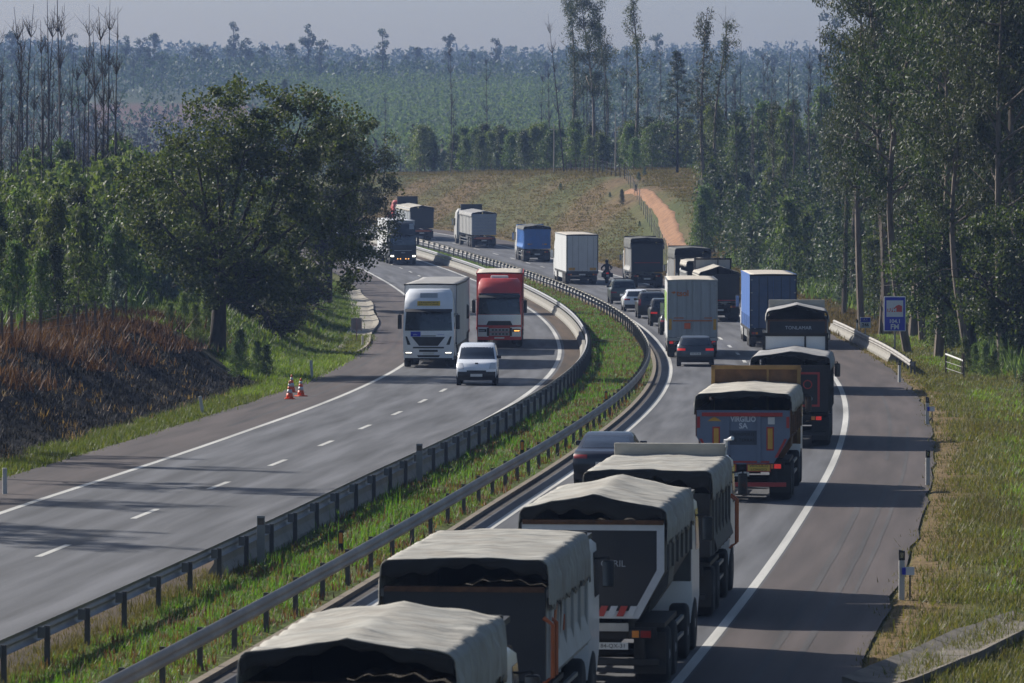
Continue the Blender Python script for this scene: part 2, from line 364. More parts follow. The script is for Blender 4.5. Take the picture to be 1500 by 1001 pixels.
# kerb lip along the median of the right carriageway, laid as stones
kerb = struct(link('kerb', None), 'low weathered concrete kerb along the right edge of the median')
def placed(name, me, parent, y, lat, dz=0., ln=4.0):
    a = road_pt(y, lat, dz); b = road_pt(y + ln, lat, dz); o = link(name, me, parent, (a + b) / 2)
    d = b - a; o.rotation_euler = (math.asin(max(-1, min(1, d.z / d.length))), 0, -math.atan2(d.x, d.y)); o.scale = (1, d.length / ln, 1); return o
km = MB().box(-.08, .08, -1.99, 1.99, -.1, .09).mesh('kerb_stone', P('kerb_conc', (.16, .13, .095), .9, var=.35, scale=1.5, dust=.4))
for i in range(110): placed('kerb_stone', km, kerb, 60 + 4 * i, 2.03)

# ------------------------------------------------------------------ crash barriers
def w_beam_mesh(name, side, material):
    pr = [(-.155, 0), (-.14, .035), (-.07, .08), (-.03, .075), (0, .015), (.03, .075), (.07, .08), (.14, .035), (.155, 0)]
    pts = [(x * side, z) for z, x in pr]
    b = MB(); n = len(pts)
    for yy in (-2.05, 2.05):
        b.v += [(x, yy, z) for x, z in pts]
    b.f += [(i, i + 1, i + 1 + n, i + n) for i in range(n - 1)]
    return b.mesh(name, material, True)
P('post_steel', (.08, .08, .085), .6, .4, var=.3, dust=.3)
P('weathered_beam', (.25, .24, .225), .6, .3, var=.3, scale=1.0, dust=.35, stretch=(1, .3, 1))
def guardrail(label, lat, side, ya, yb, base_dz=0., hgt=.62, beam_mat='galv', double=False, group='steel crash barriers'):
    t = thing('crash_barrier', label, 'crash barrier', road_pt(ya, lat, base_dz), 0, group)
    inv = Matrix.Translation(-Vector(t.location))
    bme = w_beam_mesh('beam', side, M[beam_mat]); bme2 = w_beam_mesh('beam', -side, M[beam_mat])
    pm = MB().box(-.05, .05, -.03, .03, -.3, hgt + .12).mesh('post', M['post_steel'])
    sm = MB().box(-.07, .07, -.04, .04, -.1, .1).mesh('spacer', M['galv'])
    y = ya
    while y < yb:
        step = 4.0
        def put(name, me, dlat, dz, solid=False):
            o = placed(name, me, t, y, lat + dlat, base_dz + dz); o.location = o.location - Vector(t.location); return o
        o = put('beam', bme, side * .16, hgt)
        if double: put('beam', bme2, -side * .16, hgt)
        q = road_pt(y, lat, base_dz) - Vector(t.location); a = -math.atan(slope(y))
        link('post', pm, t, q, a)
        link('spacer', sm, t, q + Vector((side * .1 * math.cos(a), side * .1 * math.sin(a), hgt)), a)
        y += step
    return t
guardrail('long weathered steel barrier between the median grass and the truck queue', 1.6, 1, 70, 600, .03, .62, 'weathered_beam')
guardrail('dark backed steel barrier between the median grass and the oncoming lanes', -1.18, -1, 70, 600, .03, .62, 'galv')
# concrete wall under the left barrier
def conc_wall(label, lat, ya, yb, h=.62):
    t = thing('concrete_barrier', label, 'concrete barrier', road_pt(ya, lat), 0)
    me = MB().prism_y([(-.2, -.08), (.2, -.08), (.2, .12), (.09, .3), (.075, h), (-.075, h), (-.09, .3), (-.2, .12)], -1.985, 1.985).mesh('wall_section', M['concrete_wall'])
    y = ya
    while y < yb:
        o = placed('wall_section', me, t, y, lat); o.location = o.location - Vector(t.location); y += 4
    return t
conc_wall('low concrete median wall bordering the oncoming lanes', -1.52, 124, 600, .5)
guardrail('short pale steel barrier in front of the blue radio sign', 14.05, -1, 262, 338, 0, .55, 'weathered_beam')
conc_wall('short concrete wall under the barrier by the blue radio sign', 13.9, 284, 340, .42)

# ------------------------------------------------------------------ stormwater channels laid in slabs
P('old_concrete', (.13, .115, .095), .95, var=.35, scale=1.3, dust=.5, bump=.4, bscale=8)
def channel(label, pts, w, name='drainage_channel', mt=None):
    root = struct(link(name, None), label)
    me = None
    for k in range(len(pts) - 1):
        a, b = pts[k], pts[k + 1]; d = b - a
        mb = MB(); h = w / 2; sx = (d.length - .05) / 2
        mb.prism_y([(-h, .10), (-h * .5, .0), (h * .5, .0), (h, .10), (h, -.12), (-h, -.12)], -sx, sx)
        o = mb.obj('slab', mt or P('slab_concrete', (.29, .265, .22), .9, var=.28, scale=1.3, dust=.35, bump=.4, bscale=8), root)
        o.location = (a + b) / 2; o.rotation_euler = (math.asin(d.z / d.length), 0, -math.atan2(d.x, d.y) + random.uniform(-.01, .01))
    return root
pts = []
for i in range(34):
    y = 300 + i * 4.2; lat = -14.15 + .12 * math.sin(i * .6)
    p = road_pt(y, lat); p.z += .02; pts.append(p)
channel('pale concrete drainage channel of slabs along the left shoulder', pts, 1.5)
pts = []
for i in range(9):
    lat = 13.9 + i * .34; y = 99.0 + 1.8 * i + .03 * i * i
    x = float(CL(y)) + lat; pts.append(Vector((x, y, T(x, y) + .05)))
channel('concrete drainage chute leaving the right shoulder in the grass', pts, 1.3, mt=M['old_concrete'])

# ------------------------------------------------------------------ dirt track on the mound
P('red_earth', (.25, .125, .058), .95, var=.35, scale=1.2, bump=.6, bscale=4)
tp = []
ctrl = [(920, 578), (944, 570), (962, 556), (976, 540), (986, 524), (998, 507), (1012, 490)]
for k in range(61):
    t = k / 60 * (len(ctrl) - 1); i = min(int(t), len(ctrl) - 2); u = t - i
    px = ctrl[i][0] * (1 - u) + ctrl[i + 1][0] * u; y = ctrl[i][1] * (1 - u) + ctrl[i + 1][1] * u
    tp.append(at_px(px, y))
v = []; f = []
for k, p in enumerate(tp):
    for j in range(7):
        w = .5 + .008 * k + .16 * math.sin(k * .37) * math.cos(k * .71) + random.uniform(-.07, .07)
        x = p.x + (j / 6 - .5) * 2 * w
        v.append((x, p.y, T(x, p.y) + (.2 if 0 < j < 6 else -.1)))
f = [(i * 7 + j, i * 7 + j + 1, (i + 1) * 7 + j + 1, (i + 1) * 7 + j) for i in range(60) for j in range(6)]
struct(link('dirt_track', np_mesh('dirt_track', np.array(v), np.array(f), M['red_earth'], True)), 'eroded orange earth track climbing the mound')
# ================================================================== PLANTS
M['euc_leaf'] = leaf_mat('eucalyptus_leaf', (.022, .034, .012), (.04, .052, .019), (.075, .086, .045), .3, .6)
M['young_leaf'] = leaf_mat('young_eucalyptus_leaf', (.04, .068, .018), (.074, .105, .032), (.135, .165, .095), .42, .6)
M['blue_leaf'] = leaf_mat('silvery_juvenile_leaf', (.05, .075, .05), (.1, .135, .11), (.2, .25, .22), .25, .55)
M['oak_leaf'] = leaf_mat('oak_leaf', (.025, .036, .012), (.05, .065, .018), (.1, .11, .035), .38, .6, .1)
M['pine_leaf'] = leaf_mat('pine_needle', (.02, .035, .014), (.035, .058, .02), (.06, .085, .035), .2, .5)
M['grass'] = leaf_mat('grass_blade', (.06, .095, .016), (.095, .14, .026), (.15, .155, .045), .45, .6)
M['olive'] = leaf_mat('olive_grass_blade', (.055, .072, .016), (.095, .105, .028), (.16, .135, .05), .42, .6)
M['lush'] = leaf_mat('lush_grass_blade', (.055, .11, .012), (.085, .165, .02), (.13, .185, .035), .5, .6)
M['dry'] = leaf_mat('dry_grass_blade', (.09, .05, .022), (.17, .1, .045), (.3, .2, .1), .25, .7)
M['bracken'] = leaf_mat('dry_bracken', (.05, .024, .012), (.11, .052, .022), (.21, .11, .05), .2, .8)
M['char'] = leaf_mat('charred_stalk', (.008, .008, .008), (.016, .014, .013), (.06, .045, .035), .05, .9)
M['mound_grass'] = leaf_mat('sun_dried_mound_grass', (.075, .065, .028), (.11, .085, .038), (.15, .105, .05), .3, .9)
M['far_leaf'] = leaf_mat('distant_foliage', (.03, .048, .024), (.05, .075, .035), (.085, .11, .06), .2, .7)
M['plantation_leaf'] = leaf_mat('plantation_foliage', (.075, .11, .045), (.105, .145, .062), (.14, .18, .09), .4, .8)
M['far_brown'] = leaf_mat('distant_bare_wood', (.03, .026, .022), (.055, .045, .04), (.09, .075, .065), .0, .9)
P('bark_euc', (.16, .125, .095), .85, var=.45, scale=4, stretch=(1, 1, .25), bump=.5)
P('bark_dark', (.045, .036, .028), .9, var=.4, scale=5, stretch=(1, 1, .3), bump=.5)
P('bark_dead', (.06, .05, .045), .9, var=.5, scale=4, stretch=(1, 1, .2))

def leaves(c, d, L, W, rng):
    """diamond leaves: centres c, directions d (n,3), lengths L, widths W (n,)"""
    n = len(c); d = d / np.linalg.norm(d, axis=1)[:, None]
    r = rng.normal(size=(n, 3)); s = np.cross(d, r); s /= np.linalg.norm(s, axis=1)[:, None] + 1e-9
    a = c - d * L[:, None] * .5; b = c + d * L[:, None] * .5; m = c - d * L[:, None] * .08
    v = np.stack([a, m + s * W[:, None] * .5, b, m - s * W[:, None] * .5], 1).reshape(-1, 3)
    return v, np.arange(4 * n).reshape(n, 4)
def leaf_mesh(name, c, d, L, W, mt, rng):
    v, f = leaves(np.array(c), np.array(d), np.array(L), np.array(W), rng); return np_mesh(name, v, f, mt)
def clump(rng, c, R, n, L, W, droop=.6):
    p = rng.normal(size=(n, 3)); p /= np.linalg.norm(p, axis=1)[:, None]; p *= (rng.random(n) ** .45)[:, None]
    p = p * np.array(R) + np.array(c)
    d = rng.normal(size=(n, 3)) * .7 + np.array([0, 0, -droop]); k = rng.uniform(.7, 1.35, n)
    return p, d, L * k, W * k
class Crown:
    def __init__(s): s.c = []; s.d = []; s.L = []; s.W = []
    def add(s, t): s.c.append(t[0]); s.d.append(t[1]); s.L.append(t[2]); s.W.append(t[3])
    def mesh(s, name, mt, rng): return leaf_mesh(name, np.concatenate(s.c), np.concatenate(s.d), np.concatenate(s.L), np.concatenate(s.W), mt, rng)
def bend(p, q, k, rng, n=5):
    p = np.array(p); q = np.array(q); o = rng.normal(size=3) * np.linalg.norm(q - p) * k
    return [tuple(p + (q - p) * t + o * math.sin(PI * t)) for t in np.linspace(0, 1, n)]

def young_euc(seed, h=6.0, n=3000, mt='young_leaf', wid=.24):
    rng = np.random.default_rng(seed); tr = MB(); cr = Crown()
    lean = rng.normal(size=2) * .04 * h
    tr.tube([(lean[0] * t * t, lean[1] * t * t, h * t * .96) for t in np.linspace(0, 1, 6)], [.06 * h / 6 * (1 - t * .85) for t in np.linspace(0, 1, 6)], 5)
    K = 64; per = n // K
    for k in range(K):
        t = .06 + .9 * (k / K) ** .9; z0 = h * t; az = k * 2.4 + rng.uniform(-.5, .5)
        rad = h * wid * (1.02 - t) ** .62 * rng.uniform(.55, 1.25)
        x0, y0 = lean[0] * t * t, lean[1] * t * t
        e = np.array([x0 + math.cos(az) * rad, y0 + math.sin(az) * rad, z0 + rad * rng.uniform(.2, .9)])
        if k % 2 == 0: tr.tube([(x0, y0, z0), tuple(e)], [.016 * h / 6, .006 * h / 6], 3)
        u = rng.uniform(.35, 1.1, per)[:, None]
        c = np.array([x0, y0, z0]) * (1 - u) + e * u + rng.normal(size=(per, 3)) * h * .032
        d = rng.normal(size=(per, 3)) * .55 + np.array([math.cos(az) * .3, math.sin(az) * .3, -.75]); s = rng.uniform(.7, 1.4, per)
        cr.add((c, d, .26 * s, .085 * s))
    return tr.mesh('trunk', M['bark_euc']), cr.mesh('crown', M[mt], rng)
def tall_euc(seed, h=22, lean=(0, 0), base=.35, ncl=80, spread=.17, per=95, epi=0.):
    """mature gum: bare lower bole, ascending limbs, hanging clumps; epi adds sprouts on the bole"""
    rng = np.random.default_rng(seed); tr = MB(); cr = Crown(); N = 12
    off = rng.normal(size=(2,)) * .35
    bole = [np.array([lean[0] * t + off[0] * math.sin(t * 4), lean[1] * t + off[1] * math.sin(t * 3.3), h * t]) for t in np.linspace(0, 1, N)]
    tr.tube([tuple(b) for b in bole], [.26 * h / 22 * (1 - .88 * t) for t in np.linspace(0, 1, N)], 7)
    def bp(t):
        i = min(int(t * (N - 1)), N - 2); u = t * (N - 1) - i; return bole[i] * (1 - u) + bole[i + 1] * u
    nb = max(6, ncl // 5)
    for k in range(nb):
        t = base + (.97 - base) * (k + rng.random()) / nb; p = bp(t); az = rng.uniform(0, 2 * PI)
        ln = h * spread * rng.uniform(.5, 1.25) * (1.15 - .75 * t)
        q = p + np.array([math.cos(az) * ln, math.sin(az) * ln, ln * rng.uniform(.35, 1.0)])
        path = bend(p, q, .1, rng); tr.tube(path, list(np.linspace(.085 * h / 22, .02, 5)), 4)
        for j in range(ncl // nb):
            u = rng.uniform(.4, 1.1); c = p * (1 - u) + q * u + rng.normal(size=3) * h * .018 + np.array([0, 0, -.2])
            r = rng.uniform(.55, 1.1) * h / 22
            cr.add(clump(rng, c, (r, r, r * 1.15), int(per * rng.uniform(.6, 1.3)), .27, .075, .8))
    if epi:
        for k in range(int(60 * epi)):
            c = bp(rng.uniform(.12, .98)) + rng.normal(size=3) * np.array([.28, .28, .1]); cr.add(clump(rng, c, (.42, .42, .6), 34, .25, .075, .5))
    return tr.mesh('trunk', M['bark_euc']), cr.mesh('crown', M['euc_leaf'], rng)
def dead_tree(seed, h=17, br=26):
    rng = np.random.default_rng(seed); tr = MB(); off = rng.normal(size=2) * .5
    path = [(off[0] * math.sin(t * 3), off[1] * t, h * t) for t in np.linspace(0, 1, 9)]
    tr.tube(path, [.11 * (1 - .88 * t) for t in np.linspace(0, 1, 9)], 5); tw = MB()
    for k in range(br):
        t = rng.uniform(.35, .97); i = int(t * 8); p = np.array(path[min(i, 8)]); az = rng.uniform(0, 2 * PI); ln = rng.uniform(.8, 3.0) * (1.2 - t)
        q = p + np.array([math.cos(az) * ln * .55, math.sin(az) * ln * .55, ln * 1.05]); bp_ = bend(p, q, .12, rng, 4)
        tw.tube(bp_, [.035, .025, .018, .01], 3)
        for j in range(4):
            a = np.array(bp_[rng.integers(1, 4)]); e = a + np.array([rng.normal() * .35, rng.normal() * .35, rng.uniform(.3, .9)]); tw.tube([tuple(a), tuple(e)], [.014, .006], 3)
    return tr.mesh('trunk', M['bark_dead']), tw.mesh('crown', M['bark_dead'])
def conifer(seed, h=14, r=.2, n=60, mt='pine_leaf'):
    rng = np.random.default_rng(seed); tr = MB(); cr = Crown(); tr.tube([(0, 0, 0), (.1, 0, h * .5), (0, .1, h)], [.17, .1, .02], 6)
    for k in range(n):
        t = .14 + .85 * k / n; rad = h * r * (1.03 - t) ** .8 * rng.uniform(.6, 1.2); az = k * 2.4
        q = np.array([math.cos(az) * rad, math.sin(az) * rad, h * t + rad * .25]); tr.tube([(0, 0, h * t), tuple(q)], [.03, .01], 3)
        for u in (.45, .75, 1.0): cr.add(clump(rng, q * np.array([u, u, 1]), (.38 * h / 14 + .1, .38 * h / 14 + .1, .28), 42, .3, .06, -.1))
    return tr.mesh('trunk', M['bark_dark']), cr.mesh('crown', M[mt], rng)
def oak(seed, h, rx, ry, cx=0., low=.18, ncl=330, per=105):
    """broad spreading tree: forked trunk, arching limbs, crown of many uneven leaf clumps"""
    rng = np.random.default_rng(seed); tr = MB(); cr = Crown()
    tr.tube([(0, 0, -.3), (.05, 0, h * .1), (.12, .05, h * .2), (.2, 0, h * .3)], [.42, .36, .32, .26], 9)
    limbs = []
    for k in range(13):
        az = k * 2 * PI / 13 * 2.02 + rng.uniform(-.2, .2); el = rng.uniform(.25, 1.15); s = rng.uniform(.6, .95)
        q = np.array([cx * .8 + math.cos(az) * rx * s * math.cos(el * .8), math.sin(az) * ry * s * math.cos(el * .8), h * (.3 + .6 * math.sin(el))])
        p = np.array([.15, 0, h * rng.uniform(.16, .3)]); path = bend(p, q, .09, rng, 7)
        tr.tube(path, list(np.linspace(.17, .03, 7)), 5); limbs.append(path)
        for j in range(6):
            a = np.array(path[rng.integers(2, 7)]); e = a + rng.normal(size=3) * np.array([1.1, 1.1, .9]); b2 = bend(a, e, .15, rng, 4); tr.tube(b2, [.045, .03, .02, .01], 3)
    k = 0
    while k < ncl:
        p = rng.normal(size=3); p /= np.linalg.norm(p); p *= rng.uniform(.35, 1.0) ** .5
        lob = 1 + .16 * math.sin(3.1 * math.atan2(p[1], p[0]) + seed) + .14 * math.sin(5 * p[2] + 2 * p[0] + seed)
        c = np.array([cx + p[0] * rx * lob, p[1] * ry * lob, h * (.54 + .46 * p[2] * (1 if p[2] > 0 else .9) * min(lob, 1.04))])
        if c[2] < h * low: continue
        r = rng.uniform(.4, .95); cr.add(clump(rng, c, (r, r, r * .75), int(per * rng.uniform(.5, 1.3)), .17, .1, .2)); k += 1
    return tr.mesh('trunk', M['bark_dark'], True), cr.mesh('crown', M['oak_leaf'], rng)
def plant(name, label, cat, meshes, loc, rz=0., sc=1.0, group=None, szz=1.0):
    t = thing(name, label, cat, loc, rz, group); t.scale = (sc, sc, sc * szz)
    for me in meshes: link(me.name.split('.')[0], me, t)
    return t

# ------------------------------------------------------------------ big trees one can point at
plant('oak_tree', 'big dark spreading oak on the left bank with a thick trunk', 'tree', oak(3, 12.6, 5.6, 4.6, 1.6, .1, 480, 120), at_px(318, 262), .0)
plant('oak_tree', 'second dark oak leaning over the far left carriageway', 'tree', oak(9, 13.2, 4.0, 4.2, .6, .24, 400, 110), at_px(478, 384), .4)
OS = oak(27, 2.6, 1.5, 1.4, 0, .02, 60, 90)
EU = [tall_euc(11, 22, (0, 0), .32, 115, .18, 110), tall_euc(12, 24, (1.5, 0), .28, 130, .18, 110), tall_euc(13, 20, (-1, 0), .35, 105, .21, 110), tall_euc(14, 23, (.5, .5), .25, 140, .17, 110)]
EP = [tall_euc(21, 20, (0, 0), .45, 28, .10, 60, 1.2), tall_euc(22, 18, (.6, 0), .5, 22, .12, 55, 1.0)]
gum = 'tall eucalyptus in the dark grove at the right edge'
for k in range(26):
    px = [1262, 1300, 1330, 1352, 1375, 1400, 1420, 1445, 1468, 1490, 1515, 1290, 1345, 1395, 1435, 1480, 1510, 1540, 1320, 1370, 1410, 1455, 1495, 1530, 1560, 1470][k]
    y = [345, 330, 300, 320, 292, 310, 285, 300, 280, 292, 282, 380, 370, 360, 345, 335, 330, 320, 420, 410, 400, 390, 380, 370, 300, 420][k]
    plant('eucalyptus_tree', gum, 'tree', EU[k % 4], at_px(px, y), random.uniform(0, 6.3), random.uniform(.82, 1.12) * (.86 if k == 0 else 1), 'tall eucalyptus of the right grove')
for lab, px, y, me, s in (
    ('tall ragged eucalyptus behind the mound left of the dead leaning one', 835, 668, EP[0], 1.05), ('tall ragged eucalyptus twin rising highest behind the mound', 868, 660, EU[2], 1.02),
    ('bushy topped eucalyptus in the pair behind the mound', 885, 690, EP[1], 1.1), ('slim pillar shaped eucalyptus alone against the sky', 928, 640, EP[1], 1.12),
    ('tall double topped eucalyptus above the orange track', 1035, 520, EP[0], .98), ('tall thin eucalyptus beside the double topped one', 1052, 530, EP[1], .95),
    ('slender half bare eucalyptus right of the orange track', 1128, 470, EP[1], .72), ('leaning eucalyptus with thin crown left of the dark grove', 1236, 372, EP[0], .8),
    ('broken topped eucalyptus at the left edge of the dark grove', 1248, 400, EP[1], .98), ('bare leaning eucalyptus arching over the small kilometre sign', 1290, 330, EP[1], .62)):
    plant('eucalyptus_tree', lab, 'tree', me, at_px(px, y), random.uniform(0, 6.3), s)
PN = conifer(31, 13, .24, 46); CO = conifer(32, 16, .17, 64, 'far_leaf')
plant('pine_tree', 'open green pine standing left of the double topped eucalyptus', 'tree', PN, at_px(992, 600), 1.)
plant('conifer_tree', 'tall pointed conifer on the skyline above the big oak', 'tree', CO, at_px(417, 1180), 0, 1.05)
plant('conifer_tree', 'smaller ragged conifer right of the tall pointed one', 'tree', CO, at_px(445, 1150), 2, .72)
plant('conifer_tree', 'small dark conifer poking up behind the big oak crown', 'tree', CO, at_px(305, 900), 1, .62)
for k in range(7):
    px = 1330 + 30 * k + random.uniform(-8, 8); y = random.uniform(315, 400)
    plant('eucalyptus_tree', gum, 'tree', EU[(k + 1) % 4], at_px(px, y), random.uniform(0, 6.3), random.uniform(.9, 1.2), 'tall eucalyptus of the right grove')
for k in range(12):
    p = at_px(345 + 15 * k + random.uniform(-6, 6), random.uniform(285, 345)); p = p if LAT(p.x, p.y) < -17.5 else at_px(330 + 4 * k, 300)
    plant('dark_shrub', 'dark leafy shrub in the shade under the oaks', 'shrub', OS, p, k, random.uniform(.7, 1.15), 'shrubs under the oaks')
# dark round understorey tree in front of the grove
plant('broadleaf_tree', 'dense dark olive broadleaf tree bulging in front of the right grove', 'tree', oak(17, 9.0, 3.6, 2.6, 0, .06, 250, 110), at_px(1420, 290), 0)
plant('broadleaf_tree', 'dark broadleaf tree at the right picture edge above the field gate', 'tree', oak(18, 8.0, 3.0, 2.6, 0, .06, 190, 110), at_px(1500, 272), 0)

# trees on the left bank before the frame begins: their shadows fall across the near road
for k, (x, y) in enumerate(((-24, 146), (-27, 152), (-22, 168), (-25, 181), (-30, 189), (-28, 163))):
    plant('eucalyptus_tree', 'tall eucalyptus on the left bank outside the picture casting long road shadows', 'tree', EU[2], (x, y, T(x, y)), k, .55 + .06 * (k % 3), 'eucalyptus beside the near left bank')

# ------------------------------------------------------------------ dead trunks
DT = [dead_tree(41 + k, 17 + k % 3, 22 + 5 * (k % 3)) for k in range(5)]
for k in range(30):
    px = -10 + 182 * (k + random.uniform(-.4, .4)) / 30; y = random.uniform(330, 450)
    plant('dead_tree', 'leafless burnt trunk in the stand above the left thicket', 'tree', DT[k % 5], at_px(px, y), random.uniform(0, 6), random.uniform(.78, 1.14) * y / 400, 'burnt trunks above the left thicket')
for k in range(70):
    px = random.uniform(560, 1260) if k < 22 else random.uniform(800, 1260); y = random.uniform(660, 860) if px < 1060 else random.uniform(480, 760)
    plant('dead_tree', 'bare grey trunk standing in the scrub behind the mound', 'tree', DT[k % 5], at_px(px, y), random.uniform(0, 6), random.uniform(.45, .95), 'bare trunks behind the mound')
for k in range(40):
    px = random.uniform(160, 420); y = random.uniform(620, 1000)
    plant('dead_tree', 'thin bare trunk in the brown scrub left of the oak top', 'tree', DT[k % 5], at_px(px, y), random.uniform(0, 6), random.uniform(.4, .7), 'bare trunks in the brown scrub')
plant('dead_tree', 'forked dead tree leaning left against the far plantation', 'tree', DT[2], at_px(826, 640), 1, .95).rotation_euler = (0, -.16, 1)

# ------------------------------------------------------------------ young eucalyptus thickets
YE = [young_euc(51 + k, 6.0, 2900, ['young_leaf', 'young_leaf', 'euc_leaf', 'young_leaf'][k % 4], .25 - .03 * (k % 3)) for k in range(6)]
YB = [young_euc(61 + k, 3.2, 1500, 'blue_leaf', .34) for k in range(2)]
def scatter(n, pxr, yr, hr, label, group, ok, blue=.0, size_by=None, fat=1.0):
    k = tries = 0
    while k < n and tries < n * 30:
        tries += 1; px = random.uniform(*pxr); y = random.uniform(*yr) ; p = at_px(px, y); la = float(LAT(p.x, p.y))
        if not ok(px, y, la): continue
        h = random.uniform(*hr) * (size_by(px, y) if size_by else 1)
        b = random.random() < blue
        if b: plant('eucalyptus_sapling', 'silvery blue leaved ' + label, 'sapling', YB[k % 2], p, random.uniform(0, 6), h * .55 / 3.2, 'silvery ' + group)
        else: plant('young_eucalyptus', 'green ' + label, 'tree', YE[k % 6], p, random.uniform(0, 6), h * fat / 6, group, 1 / fat)
        k += 1
scatter(130, (-60, 330), (236, 400), (5.0, 8.0), 'young eucalyptus in the thicket on the left bank', 'young eucalyptus on the left bank', lambda px, y, la: la < -23, .22, lambda px, y: .62 + .55 * (y - 236) / 164)
scatter(26, (300, 560), (400, 600), (4.5, 7), 'young eucalyptus behind the oaks left of the road', 'young eucalyptus behind the oaks', lambda px, y, la: la < -19, .1)
scatter(140, (985, 1520), (277, 590), (4.0, 7.5), 'young eucalyptus in the thicket right of the motorway', 'young eucalyptus right of the motorway', lambda px, y, la: (la > 18.0 or (la > 16.2 and px > 1330 and y > 276)) and (y < 440 or px > 1018 + max(0, y - 500) * .1), .3, lambda px, y: .7 + .5 * (y - 285) / 235)
scatter(98, (560, 1010), (612, 700), (3.4, 5.8), 'young eucalyptus in the row along the top of the mound', 'young eucalyptus on the mound top', lambda px, y, la: la > 30 and y > 612 + abs(px - 770) * .05, .12, None, 1.35)
scatter(9, (640, 1000), (520, 620), (.8, 1.8), 'eucalyptus seedling on the grassy slope of the mound', 'seedlings on the mound slope', lambda px, y, la: 16 < la < 30, .75)
# broom bushes with yellow-green stems by the oak
for k in range(9):
    p = at_px(250 + 18 * k + random.uniform(-6, 6), 255 + random.uniform(-6, 14)); plant('broom_bush', 'bright green broom bush at the foot of the oak', 'bush', YE[3], p, k, random.uniform(.22, .36), 'broom bushes by the oak')
for k in range(7):
    p = at_px(1415 + 14 * k, 268 + random.uniform(-4, 8)); plant('gorse_bush', 'yellowish gorse bush behind the field gate', 'bush', YE[1], p, k, random.uniform(.2, .34), 'gorse bushes behind the gate')

for k in range(13):
    y = 150 + 9 * k + random.uniform(-3, 3); x = float(CL(y)) + random.uniform(18.2, 21); plant('verge_bush', 'low olive bush in the grass of the right bank', 'bush', OS, (x, y, T(x, y)), k, random.uniform(.25, .5), 'bushes on the right bank')
# ------------------------------------------------------------------ far woods that read as one mass
def far_wood(name, label, spots, hs, mt, n=46, slim=.24, base=.12, lsize=.5, cat='woodland'):
    rng = np.random.default_rng(len(spots)); C = []; D = []; L = []; W = []
    for (x, y, z), h in zip(spots, hs):
        t = base + (1 - base) * rng.random(n) ** .9; r = h * slim * (1.04 - t) ** .6 * np.sqrt(rng.random(n)) ; a = rng.uniform(0, 2 * PI, n)
        C.append(np.stack([x + r * np.cos(a), y + r * np.sin(a), z + h * t], 1)); D.append(rng.normal(size=(n, 3)) + np.array([0, 0, -.5])); k = rng.uniform(.6, 1.4, n) * lsize * h / 7
        L.append(k * 1.5); W.append(k * .75)
    v, f = leaves(np.concatenate(C), np.concatenate(D), np.concatenate(L), np.concatenate(W), rng)
    return tag(link(name, np_mesh(name, v, f, M[mt])), label, cat, kind='stuff')
def spots(n, pxr, yr, ok=None):
    out = []
    while len(out) < n:
        px = random.uniform(*pxr); y = math.sqrt(random.uniform(yr[0] ** 2, yr[1] ** 2))
        if ok and not ok(px, y): continue
        out.append(tuple(at_px(px, y)))
    return out
infield = lambda px, y: 130 < px < 440 and 1400 < y < 1650
sp = []
for r in range(46):                                  # plantation in rows on the hillside
    y = 1010 + r * 15.5
    for j in range(46):
        px = 380 + j * 10.5 + random.uniform(-3, 3) + (r % 2) * 5
        if not infield(px, y): sp.append(tuple(at_px(px, y + random.uniform(-4, 4))))
far_wood('plantation', 'young eucalyptus plantation in rows on the hazy hillside', sp, [random.uniform(6, 8) for _ in sp], 'plantation_leaf', 60, .27)
sp = [tuple(at_px(random.uniform(-70, 330), random.uniform(300, 440))) for _ in range(260)]; sp = [p for p in sp if LAT(p[0], p[1]) < -24]
far_wood('thicket', 'tangled foliage deep in the left thicket', sp, [random.uniform(4, 7.5) for _ in sp], 'young_leaf', 420, .26, .05, .26, 'thicket')
sp = [tuple(at_px(random.uniform(1000, 1540), random.uniform(300, 640))) for _ in range(480)]; sp = [p for p in sp if LAT(p[0], p[1]) > 18.5 and (p[1] < 430 or CX + FPX * p[0] / p[1] > 1024)]
far_wood('thicket', 'tangled foliage deep in the right thicket', sp, [random.uniform(3.5, 7.5) for _ in sp], 'euc_leaf', 360, .28, .03, .26, 'thicket')
sp = spots(1150, (-80, 1600), (770, 1330), lambda px, y: not (380 < px < 860 and y > 1000) and not (120 < px < 420 and random.random() < .75))
far_wood('scrub', 'mixed green scrub on the valley floor behind the mound', sp, [random.uniform(3, 7) for _ in sp], 'far_leaf', 36, .3)
sp = spots(600, (-80, 1600), (740, 1250), lambda px, y: not (380 < px < 860 and y > 1050)) + spots(420, (100, 430), (760, 1380))
far_wood('bare_scrub', 'brown burnt undergrowth in the valley', sp, [random.uniform(4, 8) for _ in sp], 'far_brown', 30, .16, lsize=.5)
sp = spots(2000, (-120, 1640), (1330, 2000), lambda px, y: not infield(px, y) and not (430 < px < 820 and y < 1680))
far_wood('woodland', 'bluish wood covering the distant slope', sp, [random.uniform(6, 11) for _ in sp], 'far_leaf', 52, .36, .0, .62)
sp = spots(2200, (-150, 1650), (2000, 3150))
far_wood('woodland', 'faint hazy wood along the far ridge', sp, [random.uniform(7, 13) for _ in sp], 'far_leaf', 44, .5, .0, .75)
